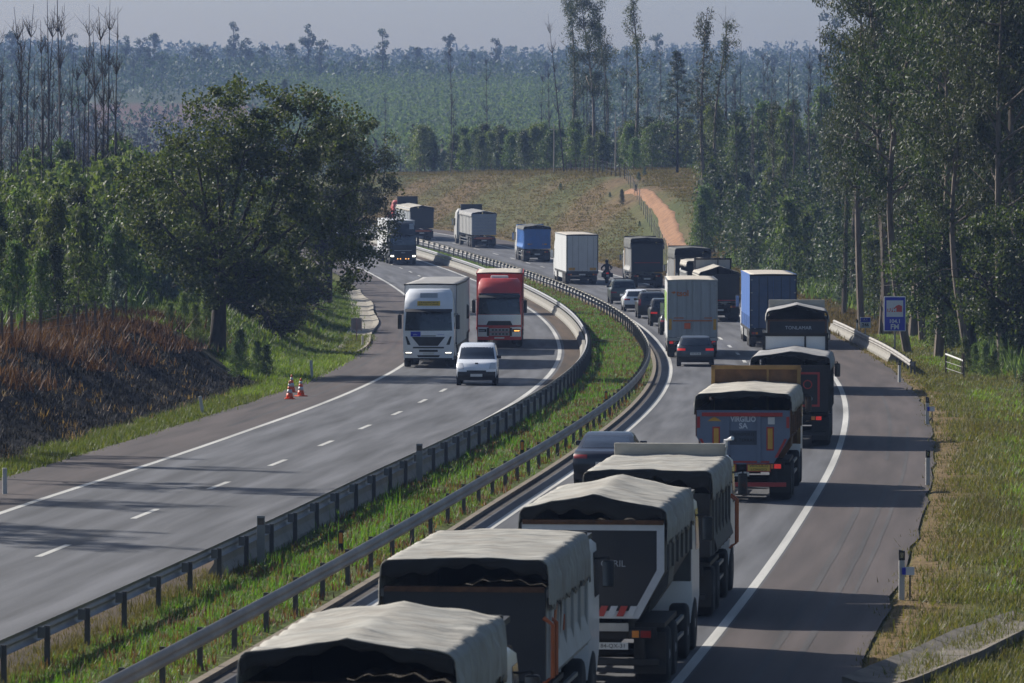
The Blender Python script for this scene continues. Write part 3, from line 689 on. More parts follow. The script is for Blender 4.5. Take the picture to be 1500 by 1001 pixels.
# skyline trees with bare boles and round heads
def skyline_tree(seed, h=20):
    rng = np.random.default_rng(seed); tr = MB(); cr = Crown(); tr.tube([(0, 0, -1), (.2, 0, h * .5), (0, 0, h * .95)], [.3, .22, .08], 5)
    for k in range(15):
        t = rng.uniform(.5, 1); az = rng.uniform(0, 2 * PI); r = h * .13 * rng.uniform(.2, 1); c = (math.cos(az) * r, math.sin(az) * r, h * t); tr.tube([(0, 0, h * t * .85), c], [.09, .04], 3)
        q = rng.uniform(.8, 1.7); cr.add(clump(rng, c, (q, q, q * .75), 60, .75, .4, .1))
    return tr.mesh('trunk', M['bark_dark']), cr.mesh('crown', M['far_leaf'], rng)
SK = [skyline_tree(71 + k, 19 + k) for k in range(4)]
for k in range(56):
    px = random.choice([random.uniform(440, 700), random.uniform(-20, 1260), random.uniform(180, 440)]); y = random.uniform(1690, 1950)
    plant('skyline_tree', 'round headed tree on a bare trunk along the hazy skyline', 'tree', SK[k % 4], at_px(px, y), k, random.uniform(.4, .85), 'trees on the hazy skyline', random.uniform(.85, 1.3))
plant('skyline_tree', 'big broad tree crown on the skyline left of the dark grove', 'tree', SK[3], at_px(1222, 1500), 0, 1.25)

# ------------------------------------------------------------------ grass and ground plants
def tufts(name, label, n, sample, mt, h, blades=7, w=.022, spread=.12, lean=.5, cat='grass'):
    rng = np.random.default_rng(n); x, y = sample(rng, n); z = terrain(x, y); N = len(x)
    base = np.repeat(np.stack([x, y, z], 1), blades, 0); m = len(base)
    hh = np.repeat(rng.uniform(*h, N), blades) * rng.uniform(.5, 1.15, m); dist = np.sqrt(base[:, 1] / 200)
    b = base + np.stack([rng.normal(size=m) * spread, rng.normal(size=m) * spread, np.full(m, -.03)], 1)
    a = rng.uniform(0, 2 * PI, m); ln = rng.random(m) * lean
    tip = b + np.stack([np.cos(a) * hh * ln, np.sin(a) * hh * ln, hh], 1)
    ww = (w * dist * rng.uniform(.6, 1.5, m))[:, None]; s = np.stack([np.cos(a + 1.5), np.sin(a + 1.5), np.zeros(m)], 1) * ww
    v = np.stack([b - s, b + s, tip], 1).reshape(-1, 3)
    return tag(link(name, np_mesh(name, v, np.arange(3 * m).reshape(m, 3), M[mt])), label, cat, kind='stuff')
def band(l0, l1, y0, y1, keep=None, p=1.6):
    def f(rng, n):
        y = y0 + (y1 - y0) * rng.random(n) ** p; la = rng.uniform(l0, l1, n); x = CL(y) + la / np.interp(y, _yy, _cosY)
        if keep is not None:
            k = keep(la, x, y, rng.random(n)); x, y = x[k], y[k]
        return x, y
    return f
_tx = np.array([(p.y, p.x) for p in tp]); _tx = _tx[np.argsort(_tx[:, 0])]
def track_mask(x, y): return (y > 488) & (y < 602) & (np.abs(x - np.interp(y, _tx[:, 0], _tx[:, 1])) < 1.9)
patch1 = lambda la, x, y, r: (wob(x, y, .4, 1.) + .25) > r - .55
tufts('grass', 'green grass and weeds of the median', 24000, band(-1.25, 1.55, 72, 600, patch1, 1.9), 'grass', (.04, .17), 10, .016, .16, 1.0)
tufts('grass', 'bright lush grass patches in the median', 9000, band(-1.2, 1.4, 72, 420, lambda la, x, y, r: wob(x, y, .27, 7.) > r - .5, 1.7), 'lush', (.06, .22), 10, .016, .16, 1.0)
tufts('grass', 'thin dry grass under the near end of the left barrier', 2600, band(-2.5, -1.1, 72, 126, None, 1.), 'mound_grass', (.06, .25), 9, .014, .15, .9)
tufts('weeds', 'taller weed stalks along the left median barrier', 420, band(-1.1, .6, 85, 360, lambda la, x, y, r: wob(x, y, .3, 3.) > -.05, 1.6), 'lush', (.2, .55), 9, .02, .12, .6, 'weeds')
tufts('grass', 'dry yellow grass in the median', 5000, band(-1.2, 1.7, 72, 500, None, 1.8), 'dry', (.08, .25), 7)
tufts('grass', 'green roadside grass right of the shoulder', 36000, band(14.0, 22, 80, 330, lambda la, x, y, r: (wob(x, y, .3, 2.) + .3 + .08 * (la - 14)) > r - .4, 1.5), 'olive', (.05, .26), 10, .018, .2, 1.1)
tufts('grass', 'lush green grass below the blue signs', 11000, band(15.5, 24, 120, 330, lambda la, x, y, r: wob(x, y, .16, 6.) > r * .6 - .35, 1.2), 'lush', (.08, .3), 10, .018, .2, 1.0)
tufts('grass', 'olive brown grass patches on the right verge', 14000, band(14.4, 24, 80, 300, lambda la, x, y, r: wob(x, y, .13, 5.) > .1 + r * .3, 1.4), 'mound_grass', (.08, .34), 10, .018, .22, 1.1)
tufts('grass', 'dry orange grass of the right verge', 20000, band(13.35, 20, 80, 440, lambda la, x, y, r: (wob(x, y, .5, 9.) + .75 - .09 * (la - 13.3)) > r, 1.5), 'mound_grass', (.03, .2), 9, .018, .2, 1.2)
tufts('grass', 'dry grass on the slope right of the far queue', 11000, band(13.6, 21, 330, 520, lambda la, x, y, r: ~track_mask(x, y), 1.), 'mound_grass', (.1, .35), 8, .03, .3, 1.)
tufts('grass', 'dry grass clothing the mound', 40000, band(13.8, 44, 440, 700, lambda la, x, y, r: ~track_mask(x, y), .9), 'mound_grass', (.05, .2), 9, .035, .5, 1.5)
tufts('grass', 'yellowish grass fringe of the left shoulder', 14000, band(-15.4, -13.35, 90, 330, lambda la, x, y, r: (la + 15.4 + wob(x, y, .6)) > r * .8, 1.2), 'grass', (.06, .28), 9, .02, .15, .9)
tufts('grass', 'bright green grass strip behind the traffic cones', 6000, band(-17.5, -13.5, 232, 292, lambda la, x, y, r: (la > -14.6) | (y > 252 - (la + 15) * 2), 1.), 'lush', (.08, .34), 9, .02, .2, .9)
tufts('grass', 'grass on the shaded bank below the oaks', 22000, band(-24, -14.8, 260, 470, None, 1.), 'grass', (.1, .4), 9, .022, .25, 1.)
tufts('charred_stubble', 'charred stubble on the burnt bank', 15000, band(-22, -15.3, 95, 252, None, 1.1), 'char', (.06, .28), 6, .02, .15, 1.0, 'stubble')
tufts('grass', 'scorched straw tufts on the burnt bank', 1300, band(-20, -15, 120, 245, lambda la, x, y, r: wob(x, y, .5, 2.) > .15, 1.), 'dry', (.1, .35), 7, .02, .15, .9)
tufts('bracken', 'rust brown dry bracken along the top of the burnt bank', 14000, band(-28, -18.5, 110, 268, lambda la, x, y, r: wob(x, y, .45, 1.) * 1.2 + .1 + np.clip((-la - 21) * .15, -.3, .5) > r, .8), 'bracken', (.15, .75), 24, .026, .5, 1.1, 'bracken')
tufts('undergrowth', 'dark undergrowth below the left thicket', 9000, band(-48, -24, 200, 420, None, 1.), 'young_leaf', (.5, 1.4), 9, .05, .4, .8, 'undergrowth')
tufts('undergrowth', 'dark undergrowth below the right grove', 12000, band(19, 48, 255, 480, None, 1.), 'young_leaf', (.5, 1.5), 9, .05, .4, .8, 'undergrowth')
# ================================================================== ROADSIDE FURNITURE
def text(s, size, material, parent, loc, rot=(PI / 2, 0, 0), name='lettering', width=None, bold=.0, align='CENTER'):
    cu = bpy.data.curves.new('t', 'FONT'); cu.body = s; cu.size = size; cu.align_x = align; cu.align_y = 'CENTER'; cu.extrude = .004; cu.offset = bold; cu.resolution_u = 3
    ob = bpy.data.objects.new('t', cu); me = bpy.data.meshes.new_from_object(ob); bpy.data.objects.remove(ob); me.name = name
    me.materials.clear(); me.materials.append(material)
    o = link(name, me, parent, loc); o.rotation_euler = rot
    if width:
        xs = [v.co.x for v in me.vertices]; w = max(xs) - min(xs); o.scale = (width / w, 1, 1)
    return o
P('sign_blue', (.012, .03, .48), .4, var=.05); P('sign_white', (.62, .66, .72), .4, var=.05); P('sign_red', (.55, .05, .03), .4, var=.05); P('sign_back', (.22, .23, .24), .5, .5, var=.1)
P('pole', (.25, .25, .26), .45, .7, var=.15); P('delineator', (.55, .55, .53), .6, var=.12, dust=.25); P('wood_post', (.12, .09, .065), .9, var=.35, scale=6)
# blue radio frequency sign
t = thing('radio_sign', 'tall blue roadside sign with red logo and 104.1 FM', 'sign', at_px(1311, 287, .25), -.05)
pm = 8333.3 / 287
MB().box(-.55, .55, -.02, .02, 1.22, 2.98).obj('panel', M['sign_white'], t, bevel=.02)
MB().box(-.51, .51, -.026, -.02, 1.26, 2.94).obj('blue_field', M['sign_blue'], t)
MB().box(-.42, .42, -.032, -.026, 1.95, 2.78).obj('pictogram_field', M['sign_white'], t)
MB().prism_y([(-.38, 2.2), (.36, 2.2), (.36, 2.5), (.2, 2.56), (.05, 2.5), (.0, 2.42), (-.38, 2.36)], -.038, -.032).obj('red_emblem', M['sign_red'], t)
text('RFM', .24, M['sign_white'], t, (-.14, -.043, 2.29), bold=.01)
text('104.1', .27, M['sign_white'], t, (0, -.032, 1.72), bold=.008)
text('FM', .36, M['sign_white'], t, (0, -.032, 1.44), bold=.01)
MB().tube([(0, .06, -.6), (0, .06, 2.6)], .045, 8).obj('pole', M['pole'], t)
MB().box(-.2, .2, -.14, .26, -.5, -.17).obj('footing', M['concrete_wall'], t)
# kilometre sign
t = thing('kilometre_sign', 'small blue and white kilometre sign reading 246', 'sign', at_px(1268, 318), -.05)
MB().box(-.3, .3, -.015, .015, .85, 1.45).obj('panel', M['sign_white'], t, bevel=.02)
MB().box(-.28, .28, -.021, -.015, 1.18, 1.43).obj('blue_field', M['sign_blue'], t)
text('A 1', .16, M['sign_white'], t, (0, -.026, 1.31)); text('246', .26, M['black'], t, (0, -.02, 1.02), bold=.008)
MB().tube([(0, .04, -.3), (0, .04, 1.4)], .03, 6).obj('pole', M['pole'], t)
# sign seen from the back on the left shoulder
t = thing('road_sign', 'grey back of a small square sign beside the drainage channel', 'sign', at_px(522, 318) , 0)
MB().box(-.3, .3, -.02, .0, .75, 1.4).obj('panel', M['sign_back'], t, bevel=.02); MB().box(-.28, .28, -.05, -.02, 1.0, 1.04).obj('bracket', M['pole'], t)
MB().tube([(0, -.06, -.3), (0, -.06, 1.35)], .03, 6).obj('pole', M['pole'], t)
# delineator posts
def delineator(label, loc, h=1.05, plate=False, tilt=0., cap=True):
    t = thing('delineator_post', label, 'delineator', loc, random.uniform(-.2, .2), 'delineator posts'); t.rotation_euler[1] = tilt
    MB().prism_y([(-.06, -.2), (.06, -.2), (.06, h - .22), (-.06, h - .22)], -.05, .05).obj('shaft', M['delineator'], t, bevel=.012)
    if cap:
        MB().prism_y([(-.063, h - .22), (.063, h - .22), (.063, h - .03), (-.063, h)], -.053, .053).obj('black_cap', M['black'], t)
        MB().box(-.03, .03, -.058, -.053, h - .17, h - .06).obj('reflector', M['mirror'], t)
    if plate:
        MB().box(.0, .26, -.09, -.07, h * .5, h * .5 + .17).obj('plate', M['sign_white'], t); MB().box(.0, .08, -.096, -.09, h * .5 + .01, h * .5 + .16).obj('blue_field', M['sign_blue'], t); MB().tube([(.17, -.03, -.3), (.17, -.03, h * .5 + .12)], .022, 6).obj('stake', M['post_steel'], t)
delineator('white delineator with hectometre plate nearest on the right verge', at_px(1322, 118), 1.05, True)
delineator('white delineator on the right verge beside the truck with the raised tray', at_px(1360, 160))
delineator('white delineator with a small plate opposite the blue tipper', at_px(1359, 203), 1.05, True)
delineator('white delineator at the near end of the short right barrier', at_px(1318, 252))
delineator('dark capped delineator behind the barrier left of the kilometre sign', at_px(1256, 330), 1.0)
delineator('plain white delineator at the left picture edge before the burnt bank', at_px(6, 155), 1.0, cap=False)
delineator('tilted pale delineator below the end of the burnt bank', at_px(297, 212), .95, tilt=-.16, cap=False)
delineator('plain white delineator in the green grass behind the traffic cones', at_px(457, 258), 1.05, tilt=-.06, cap=False)
delineator('slim grey delineator next to the back of the square sign', at_px(531, 312), .8, cap=False)
# short reflectors in the median
for lab, px, y, dlat in (('short black median post with orange reflector nearest the camera', 499, 131, .1), ('short black median post with orange reflector beside the dark sedan', 765, 176, .1),
                   ('short black median post with orange reflector by the barrier bend', 888, 222, .5)):
    p = road_pt(y, (px - CX) / FPX * y - float(CL(y)), .05)
    t = thing('median_reflector', lab, 'reflector', p, 0, 'orange median reflectors')
    MB().prism_y([(-.06, -.15), (.06, -.15), (.06, .5), (0, .54), (-.06, .5)], -.03, .03).obj('post', M['black'], t); MB().box(-.04, .04, -.038, -.03, .22, .46).obj('reflector', M['amber'], t)
for lab, px, y in (('grey marker plate standing up from the left barrier near the concrete end', 252, 127), ('small grey marker plate on the left barrier further along', 601, 160)):
    p = road_pt(y, -1.0, .0); t = thing('barrier_marker', lab, 'marker', p, 0, 'barrier markers'); MB().box(-.09, .09, -.02, .02, -.1, 1.15).obj('plate', M['sign_back'], t, bevel=.01); MB().box(-.07, .07, -.027, -.02, .95, 1.1).obj('reflector', M['wood_post'], t)
# traffic cones
for lab, px, y in (('traffic cone standing alone rightmost of the three', 440.5, 233), ('traffic cone nearest the camera of the three', 424, 229.5), ('traffic cone at the back beside the grass', 427, 238)):
    x = (px - CX) / FPX * y; t = thing('traffic_cone', 'orange and white ' + lab, 'traffic cone', (x, y, float(ZR(y))), random.uniform(0, 1), 'traffic cones on the left shoulder')
    MB().box(-.2, .2, -.2, .2, 0, .05).obj('base', P('cone_orange', (.75, .1, .02), .5, var=.08), t, bevel=.01)
    MB().lathe([(.15, .05), (.115, .25)], n=14).obj('cone', M['cone_orange'], t, True); MB().lathe([(.115, .25), (.09, .4)], n=14).obj('white_band', M['white_tape'], t, True)
    MB().lathe([(.09, .4), (.07, .52)], n=14).obj('cone', M['cone_orange'], t, True); MB().lathe([(.07, .52), (.052, .63)], n=14).obj('white_band', M['white_tape'], t, True); MB().lathe([(.052, .63), (.025, .75)], n=14).obj('tip', M['cone_orange'], t, True)
# fences
def fence(label, pts, h=1.2, r=.05, wires=3, pm='wood_post'):
    t = thing('wire_fence', label, 'fence', pts[0]); o = Vector(pts[0])
    for p in pts:
        q = Vector(p) - o; hh = h * random.uniform(.9, 1.1); MB().tube([tuple(q + Vector((0, 0, -.3))), tuple(q + Vector((random.uniform(-.06, .06), random.uniform(-.06, .06), hh)))], r, 6).obj('post', M[pm], t)
    for k in range(wires):
        MB().tube([tuple(Vector(p) - o + Vector((0, 0, h * (.35 + .28 * k)))) for p in pts], .008, 3).obj('wire', M['post_steel'], t)
pts = []
for k in range(26):
    y = 150 + 4.2 * k; p = road_pt(y, -21.6 + .2 * math.sin(k)); p.z = T(p.x, p.y); pts.append(p)
fence('wire fence on wooden posts in the dry bracken above the burnt bank', pts, 1.25, .06)
pts = [at_px(915 + 70 * u, 592 - 95 * u) for u in np.linspace(0, 1, 24)]
fence('grey wire fence climbing the mound beside the orange track', pts, 1.5, .035, 4, 'sign_back')
pts = [at_px(830 + 85 * u, 640 - 48 * u) for u in np.linspace(0, 1, 14)]
fence('wire fence along the crest of the mound', pts, 1.5, .06, 3, 'wood_post')
t = thing('field_gate', 'small wooden field gate with a pale top rail at the right', 'gate', at_px(1386, 264)); o = Vector(t.location); e = at_px(1412, 260) - o
for q in (Vector((0, 0, 0)), e, e * .93): MB().tube([tuple(q + Vector((0, 0, -.3))), tuple(q + Vector((0, 0, 1.15)))], .05, 6).obj('post', M['wood_post'], t)
MB().tube([(0, 0, .95), tuple(e + Vector((0, 0, .82)))], .045, 6).obj('top_rail', M['delineator'], t)
for z in (.3, .6): MB().tube([(0, 0, z), tuple(e + Vector((0, 0, z - .08)))], .02, 5).obj('rail', M['post_steel'], t)
t = thing('timber_pole', 'pale slim bare pole standing on the crest of the mound', 'pole', at_px(901, 622)); MB().tube([(0, 0, -.3), (.05, 0, 3.2), (.02, 0, 6.6)], [.1, .08, .05], 7).obj('shaft', P('pale_wood', (.34, .3, .25), .8, var=.2), t)
t = thing('timber_pole', 'pale slim bare pole at the left end of the mound fence', 'pole', at_px(811, 640)); MB().tube([(0, 0, -.3), (.05, 0, 3.2), (.02, 0, 5.6)], [.09, .07, .05], 7).obj('shaft', M['pale_wood'], t); MB().box(-.5, .5, -.04, .04, 4.9, 5.0).obj('crossarm', M['pale_wood'], t)
# ================================================================== VEHICLES
WHEELS = {}
def wheel_meshes(r, w, rimmat='rim'):
    k = (r, w, rimmat)
    if k not in WHEELS:
        ty = MB().lathe([(r * .58, -w / 2), (r * .9, -w / 2), (r * .98, -w * .4), (r, -w * .25), (r, w * .25), (r * .98, w * .4), (r * .9, w / 2), (r * .58, w / 2)], 'x', 22).mesh('wheel', M['tyre'], True)
        rm = MB(); rm.lathe([(r * .585, w * .47), (r * .52, w * .49), (r * .47, w * .36), (r * .3, w * .3), (r * .2, w * .36), (r * .17, w * .5), (r * .02, w * .52)], 'x', 18)
        rm.lathe([(r * .585, -w * .47), (r * .52, -w * .49), (r * .47, -w * .36), (r * .3, -w * .3), (r * .2, -w * .36), (r * .17, -w * .5), (r * .02, -w * .52)], 'x', 18)
        for i in range(8):
            a = i * PI / 4; rm.lathe([(r * .035, -w * .37), (r * .035, w * .37)], 'x', 6, (0, math.cos(a) * r * .4, math.sin(a) * r * .4))
        WHEELS[k] = (ty, rm.mesh('rim', M[rimmat], True))
    return WHEELS[k]
def wheel(parent, x, y, r=.51, w=.32, rimmat='rim'):
    a, b = wheel_meshes(r, w, rimmat); o = link('wheel', a, parent, (x, y, r)); link('rim', b, o); return o
def axle(parent, y, x=1.0, r=.51, w=.32, rimmat='rim'):
    for s in (-1, 1): wheel(parent, s * x, y, r, w, rimmat)
    MB().lathe([(.07, -x), (.07, x)], 'x', 8, (0, y, r)).obj('axle', M['chassis'], parent)
def spot_on_road(px, y):
    """the lateral place on the asphalt seen at photo column px and depth y"""
    x = (px - CX) / FPX * y; return Vector((x, y, float(ZR(y)) + .004)), -math.atan(slope(y)), math.atan(float(ZR(y + 5) - ZR(y - 5)) / 10)
def vehicle(name, label, cat, px, y, group, oncoming=False, length=0., drz=0.):
    """drives away: origin under the tail at (px, y); oncoming: the nose is at (px, y)"""
    p, rz, rx = spot_on_road(px, y)
    if oncoming:
        d = Vector((-math.sin(rz), math.cos(rz), math.tan(rx))) * length; p = p + d; rz += PI; rx = -rx
        p.z = float(ZR(p.y)) + .004
    return thing(name, label, cat, p, rz + drz, group, rx)
# ---------------------------------------------------------------- lofted bodies (cabs, cars)
class Loft:
    """levels: (z, half width, rear y, front y, bulge)"""
    def __init__(s, lv): s.lv = lv; s.a = np.array(lv, float)
    def g(s, z): return [float(np.interp(z, s.a[:, 0], s.a[:, i])) for i in range(1, 5)]
    def front(s, x, z, off=0.):
        hw, yr, yf, b = s.g(z); return (x, yf - b * min(abs(x) / hw, 1) ** 3.5 + off, z)
    def rear(s, x, z, off=0.):
        hw, yr, yf, b = s.g(z); return (x, yr + b * .8 * min(abs(x) / hw, 1) ** 3.5 - off, z)
    def side(s, sg, y, z, off=0.): return (sg * (s.g(z)[0] + off), y, z)
    def body(s, sub=3, nx=14):
        zs = []
        for i in range(len(s.lv) - 1): zs += list(np.linspace(s.lv[i][0], s.lv[i + 1][0], sub, endpoint=False))
        zs.append(s.lv[-1][0]); m = MB(); rings = []
        for z in zs:
            hw = s.g(z)[0]; xs = [hw * math.sin(t * PI / 2) for t in np.linspace(-1, 1, nx)]
            rings.append([s.front(x, z) for x in xs] + [s.rear(x, z) for x in reversed(xs)])
        n = len(rings[0]); m.v = [p for r in rings for p in r]
        m.f = [(i * n + k, i * n + (k + 1) % n, (i + 1) * n + (k + 1) % n, (i + 1) * n + k) for i in range(len(rings) - 1) for k in range(n)]
        m.f += [tuple(range(n)), tuple((len(rings) - 1) * n + k for k in range(n))]
        return m
    def patch(s, face, z0, z1, x0, x1, off=.012, x0t=None, x1t=None, nx=10, nz=6):
        x0t = x0 if x0t is None else x0t; x1t = x1 if x1t is None else x1t; fn = s.front if face == 'front' else s.rear
        return MB().grid(lambda u, v: fn((x0 + (x0t - x0) * v) * (1 - u) + (x1 + (x1t - x1) * v) * u, z0 + (z1 - z0) * v, off), nx, nz)
    def spatch(s, sg, z0, z1, y0, y1, off=.01, y0t=None, y1t=None):
        y0t = y0 if y0t is None else y0t; y1t = y1 if y1t is None else y1t
        return MB().grid(lambda u, v: s.side(sg, (y0 + (y0t - y0) * v) * (1 - u) + (y1 + (y1t - y1) * v) * u, z0 + (z1 - z0) * v, off), 6, 5)
def mirror_arm(parent, x, y, z, h=.55, body='black_plastic'):
    s = 1 if x > 0 else -1
    o = MB().cbox((x + s * .17, y, z), (.2, .14, h)).obj('mirror', M[body], parent, bevel=.04)
    MB().box(x + s * .08, x + s * .26, y - .085, y - .072, z - h * .44, z + h * .44).obj('mirror_glass', M['mirror'], o)
    MB().tube([(x - s * .02, y - .02, z + h * .5 + .02), (x + s * .17, y, z + h * .5 + .05), (x + s * .17, y, z)], .022, 5).obj('mirror_arm', M['black_plastic'], o)
def cab(parent, yr, color, roof_h=2.95, style='plain', hw=1.2, low=.55, visor=True):
    """forward-control cab from y = yr to yr + 2.2"""
    yf = yr + 2.25
    top = roof_h
    lv = [(low, hw * .97, yr + .1, yf - .04, .18), (.95, hw, yr, yf, .2), (1.45, hw, yr, yf, .2), (1.9, hw, yr, yf - .04, .2), (2.45, hw * .985, yr, yf - .16, .2), (2.85, hw * .965, yr, yf - .28, .2)]
    if top > 3.2: lv += [(3.2, hw * .95, yr, yf - .42, .28), (top - .2, hw * .9, yr + .05, yf - .72, .35), (top, hw * .8, yr + .25, yf - 1.0, .35)]
    else: lv += [(top, hw * .9, yr + .15, yf - .6, .3)]
    lf = Loft(lv); c = lf.body().obj('cab', color, parent, True); c.modifiers.new('es', 'EDGE_SPLIT').split_angle = math.radians(38)
    def q(n, mb, m): return mb.obj(n, m, c, True)
    q('windscreen', lf.patch('front', 1.78, 2.72, -hw * .93, hw * .93, .012, -hw * .88, hw * .88), M['glass'])
    for s in (-1, 1):
        q('side_window', lf.spatch(s, 1.85, 2.6, yr + 1.15, yf - .3, .01, yr + 1.15, yf - .45), M['glass'])
        mirror_arm(parent, s * hw, yf - .35, 2.2, .7 if top > 3.2 else .46)
    q('rear_panel_window', lf.patch('rear', 2.0, 2.5, -.55, .55), M['glass'])
    if visor: q('sun_visor', MB().grid(lambda u, v: lf.front(-hw * .92 + 2 * hw * .92 * u, 2.82 - .13 * v, .03 + .2 * v), 10, 3), M['black_plastic'])
    return lf, c, q

# ---------------------------------------------------------------- tarpaulins
P('tarp_beige', (.34, .33, .295), .8, var=.24, scale=1.5, dust=.45, bump=.8, bscale=4, stretch=(.5, 2.6, 1))
P('tarp_grey', (.30, .30, .30), .75, var=.24, scale=1.5, dust=.45, bump=.8, bscale=4, stretch=(.5, 2.6, 1))
P('tarp_dark', (.085, .09, .085), .8, var=.25, scale=1.8, dust=.2, bump=.5, bscale=5)
P('tarp_cream', (.46, .43, .37), .8, var=.24, scale=1.5, dust=.45, bump=.8, bscale=4, stretch=(.5, 2.6, 1))
P('tarp_under', (.022, .022, .023), .9, var=.3)
def tarp(parent, y0, y1, hw, eave, ridge, hang, mt, seed, bow=.55, wr=.02, flap=.3, flapmat='tarp_under', round_=.14):
    rng = np.random.default_rng(seed); ph = rng.uniform(0, 6, 8); nb = max(2, int((y1 - y0) / bow)); bow = (y1 - y0) / nb
    xs = []
    for x in (0, .1, .2, .3, .4, .5, .6, .7, .78, .85, .91, .96): xs.append((x * (hw - round_) / .96, 0, 't'))
    for a in (25, 50, 75, 90): xs.append((hw - round_ + round_ * math.sin(math.radians(a)), round_ * (1 - math.cos(math.radians(a))), 'c'))
    for k in (.3, .6, .85, 1.0): xs.append((hw + .012, round_ + (hang - round_) * k, 'h'))
    half = xs; prof = [(-x, d, m) for x, d, m in reversed(half[1:])] + half
    ny = nb * 8; m = MB(); n = len(prof)
    for i in range(ny + 1):
        y = y0 + (y1 - y0) * i / ny; sag = abs(math.sin(PI * (y - y0) / bow)) ; yy = y
        for k, (x, d, md) in enumerate(prof):
            pk = (ridge - eave) * (1 - min(abs(x) / hw, 1)) ** 1.15
            z = eave + pk - d; w = wr * (math.sin(3.1 * y + 2.7 * x + ph[0]) + .6 * math.sin(7.3 * y - 4.1 * x + ph[1]) + .5 * math.sin(1.4 * y + 9 * x + ph[2]))
            xo = x
            if md == 't': z += w * .5 - sag * .03 - wr * 1.1 * (abs(math.sin(2.3 * y + 3.7 * x + ph[5])) ** .5 + abs(math.sin(4.9 * y - 2.2 * x + ph[6])) ** .5 * .7 - 1)
            elif md == 'c': z += w * .3 - sag * .05; xo = x - math.copysign(sag * .045, x)
            else:
                t = (d - round_) / max(hang - round_, .01); xo = x + math.copysign(.018 * math.sin(9 * y + ph[3]) * t - sag * .03 * (1 - t * .4), x)
                if t > .95: z += .05 * math.sin(5.2 * y + ph[4 + (x > 0)]) + .03 * math.sin(13 * y + ph[6])
            m.v.append((xo, yy, z))
    m.f = [(i * n + k, i * n + k + 1, (i + 1) * n + k + 1, (i + 1) * n + k) for i in range(ny) for k in range(n - 1)]
    o = m.obj('tarpaulin', M[mt], parent, True, solid=.014)
    if flap:
        f = MB(); K = 30
        for k in range(K + 1):
            x = -hw + .02 + (2 * hw - .04) * k / K; z = eave + (ridge - eave) * (1 - min(abs(x) / hw, 1)) ** 1.15 - .01 - max(0, abs(x) - hw + round_) * .5
            dz = flap * (.55 + .3 * math.sin(k * .55 + ph[0]) ** 2 + .25 * math.sin(k * .23 + ph[1]))
            for j in range(4): f.v.append((x, y0 - .012 + .05 * math.sin(k * .9 + j) * (j / 3) * .6 + .03 * (j / 3), z - dz * j / 3))
        f.f = [(k * 4 + j, (k + 1) * 4 + j, (k + 1) * 4 + j + 1, k * 4 + j + 1) for k in range(K) for j in range(3)]
        f.obj('tarpaulin_flap', M[flapmat], o, True, solid=.01)
    for s in (-1, 1):                                                        # lashing rope through the hem
        pth = [(s * (hw + .03), y0 + (y1 - y0) * k / (nb * 2), eave - hang + (.05 if k % 2 else -.02)) for k in range(nb * 2 + 1)]
        MB().tube(pth, .007, 4).obj('lashing_rope', M['tarp_dark'], o)
    for k in range(1, 3): MB().box(-hw * .98, hw * .98, y0 + (y1 - y0) * k / 3 - .012, y0 + (y1 - y0) * k / 3 + .012, eave - .01, eave).obj('seam', M[flapmat], o) if ridge - eave < .02 else None
    return o
def ring_strip(pts, inset, y0, y1):
    """a frame that follows a polygon outline, inset wide"""
    c = np.mean(np.array(pts), 0); m = MB(); n = len(pts); inn = []
    for i in range(n):
        p = np.array(pts[i]); a = np.array(pts[i - 1]); b = np.array(pts[(i + 1) % n]); d1 = (p - a) / np.linalg.norm(p - a); d2 = (b - p) / np.linalg.norm(b - p)
        n1 = np.array([-d1[1], d1[0]]); n2 = np.array([-d2[1], d2[0]]); bb = n1 + n2; bb = bb / np.dot(bb, bb) * 2
        if np.dot(bb, c - p) < 0: bb = -bb
        inn.append(tuple(p + bb * inset))
    v = [(x, y0, z) for x, z in pts] + [(x, y0, z) for x, z in inn] + [(x, y1, z) for x, z in pts] + [(x, y1, z) for x, z in inn]
    for i in range(n):
        j = (i + 1) % n; m.f += [(i, j, j + n, i + n), (i + 2 * n, i + 3 * n, j + 3 * n, j + 2 * n), (i, i + 2 * n, j + 2 * n, j), (i + n, j + n, j + 3 * n, i + 3 * n)]
    m.v = v; return m
def rear_lights(parent, z=.95, x=.85, y=-.02, lit=False, mt=None):
    for s in (-1, 1):
        o = MB().cbox((s * x, y, z), (.42, .07, .16)).obj('tail_light', M['black_plastic'], parent, bevel=.015)
        MB().cbox((s * (x + .1), y - .04, z), (.18, .02, .12)).obj('red_lens', M['red_lit' if lit else 'red_light'], o)
        MB().cbox((s * (x - .08), y - .04, z), (.12, .02, .12)).obj('amber_lens', M['amber'], o)
def plate(parent, z, y=-.03, x=0., txt=None, w=.52, h=.12, rot=(PI / 2, 0, 0)):
    sg = -1 if rot[2] == 0 else 1
    o = MB().cbox((x, y, z), (w, .015, h)).obj('number_plate', M['plate'], parent)
    if txt: text(txt, h * .8, M['black'], o, (x, y + sg * .009, z), rot, width=w * .8)
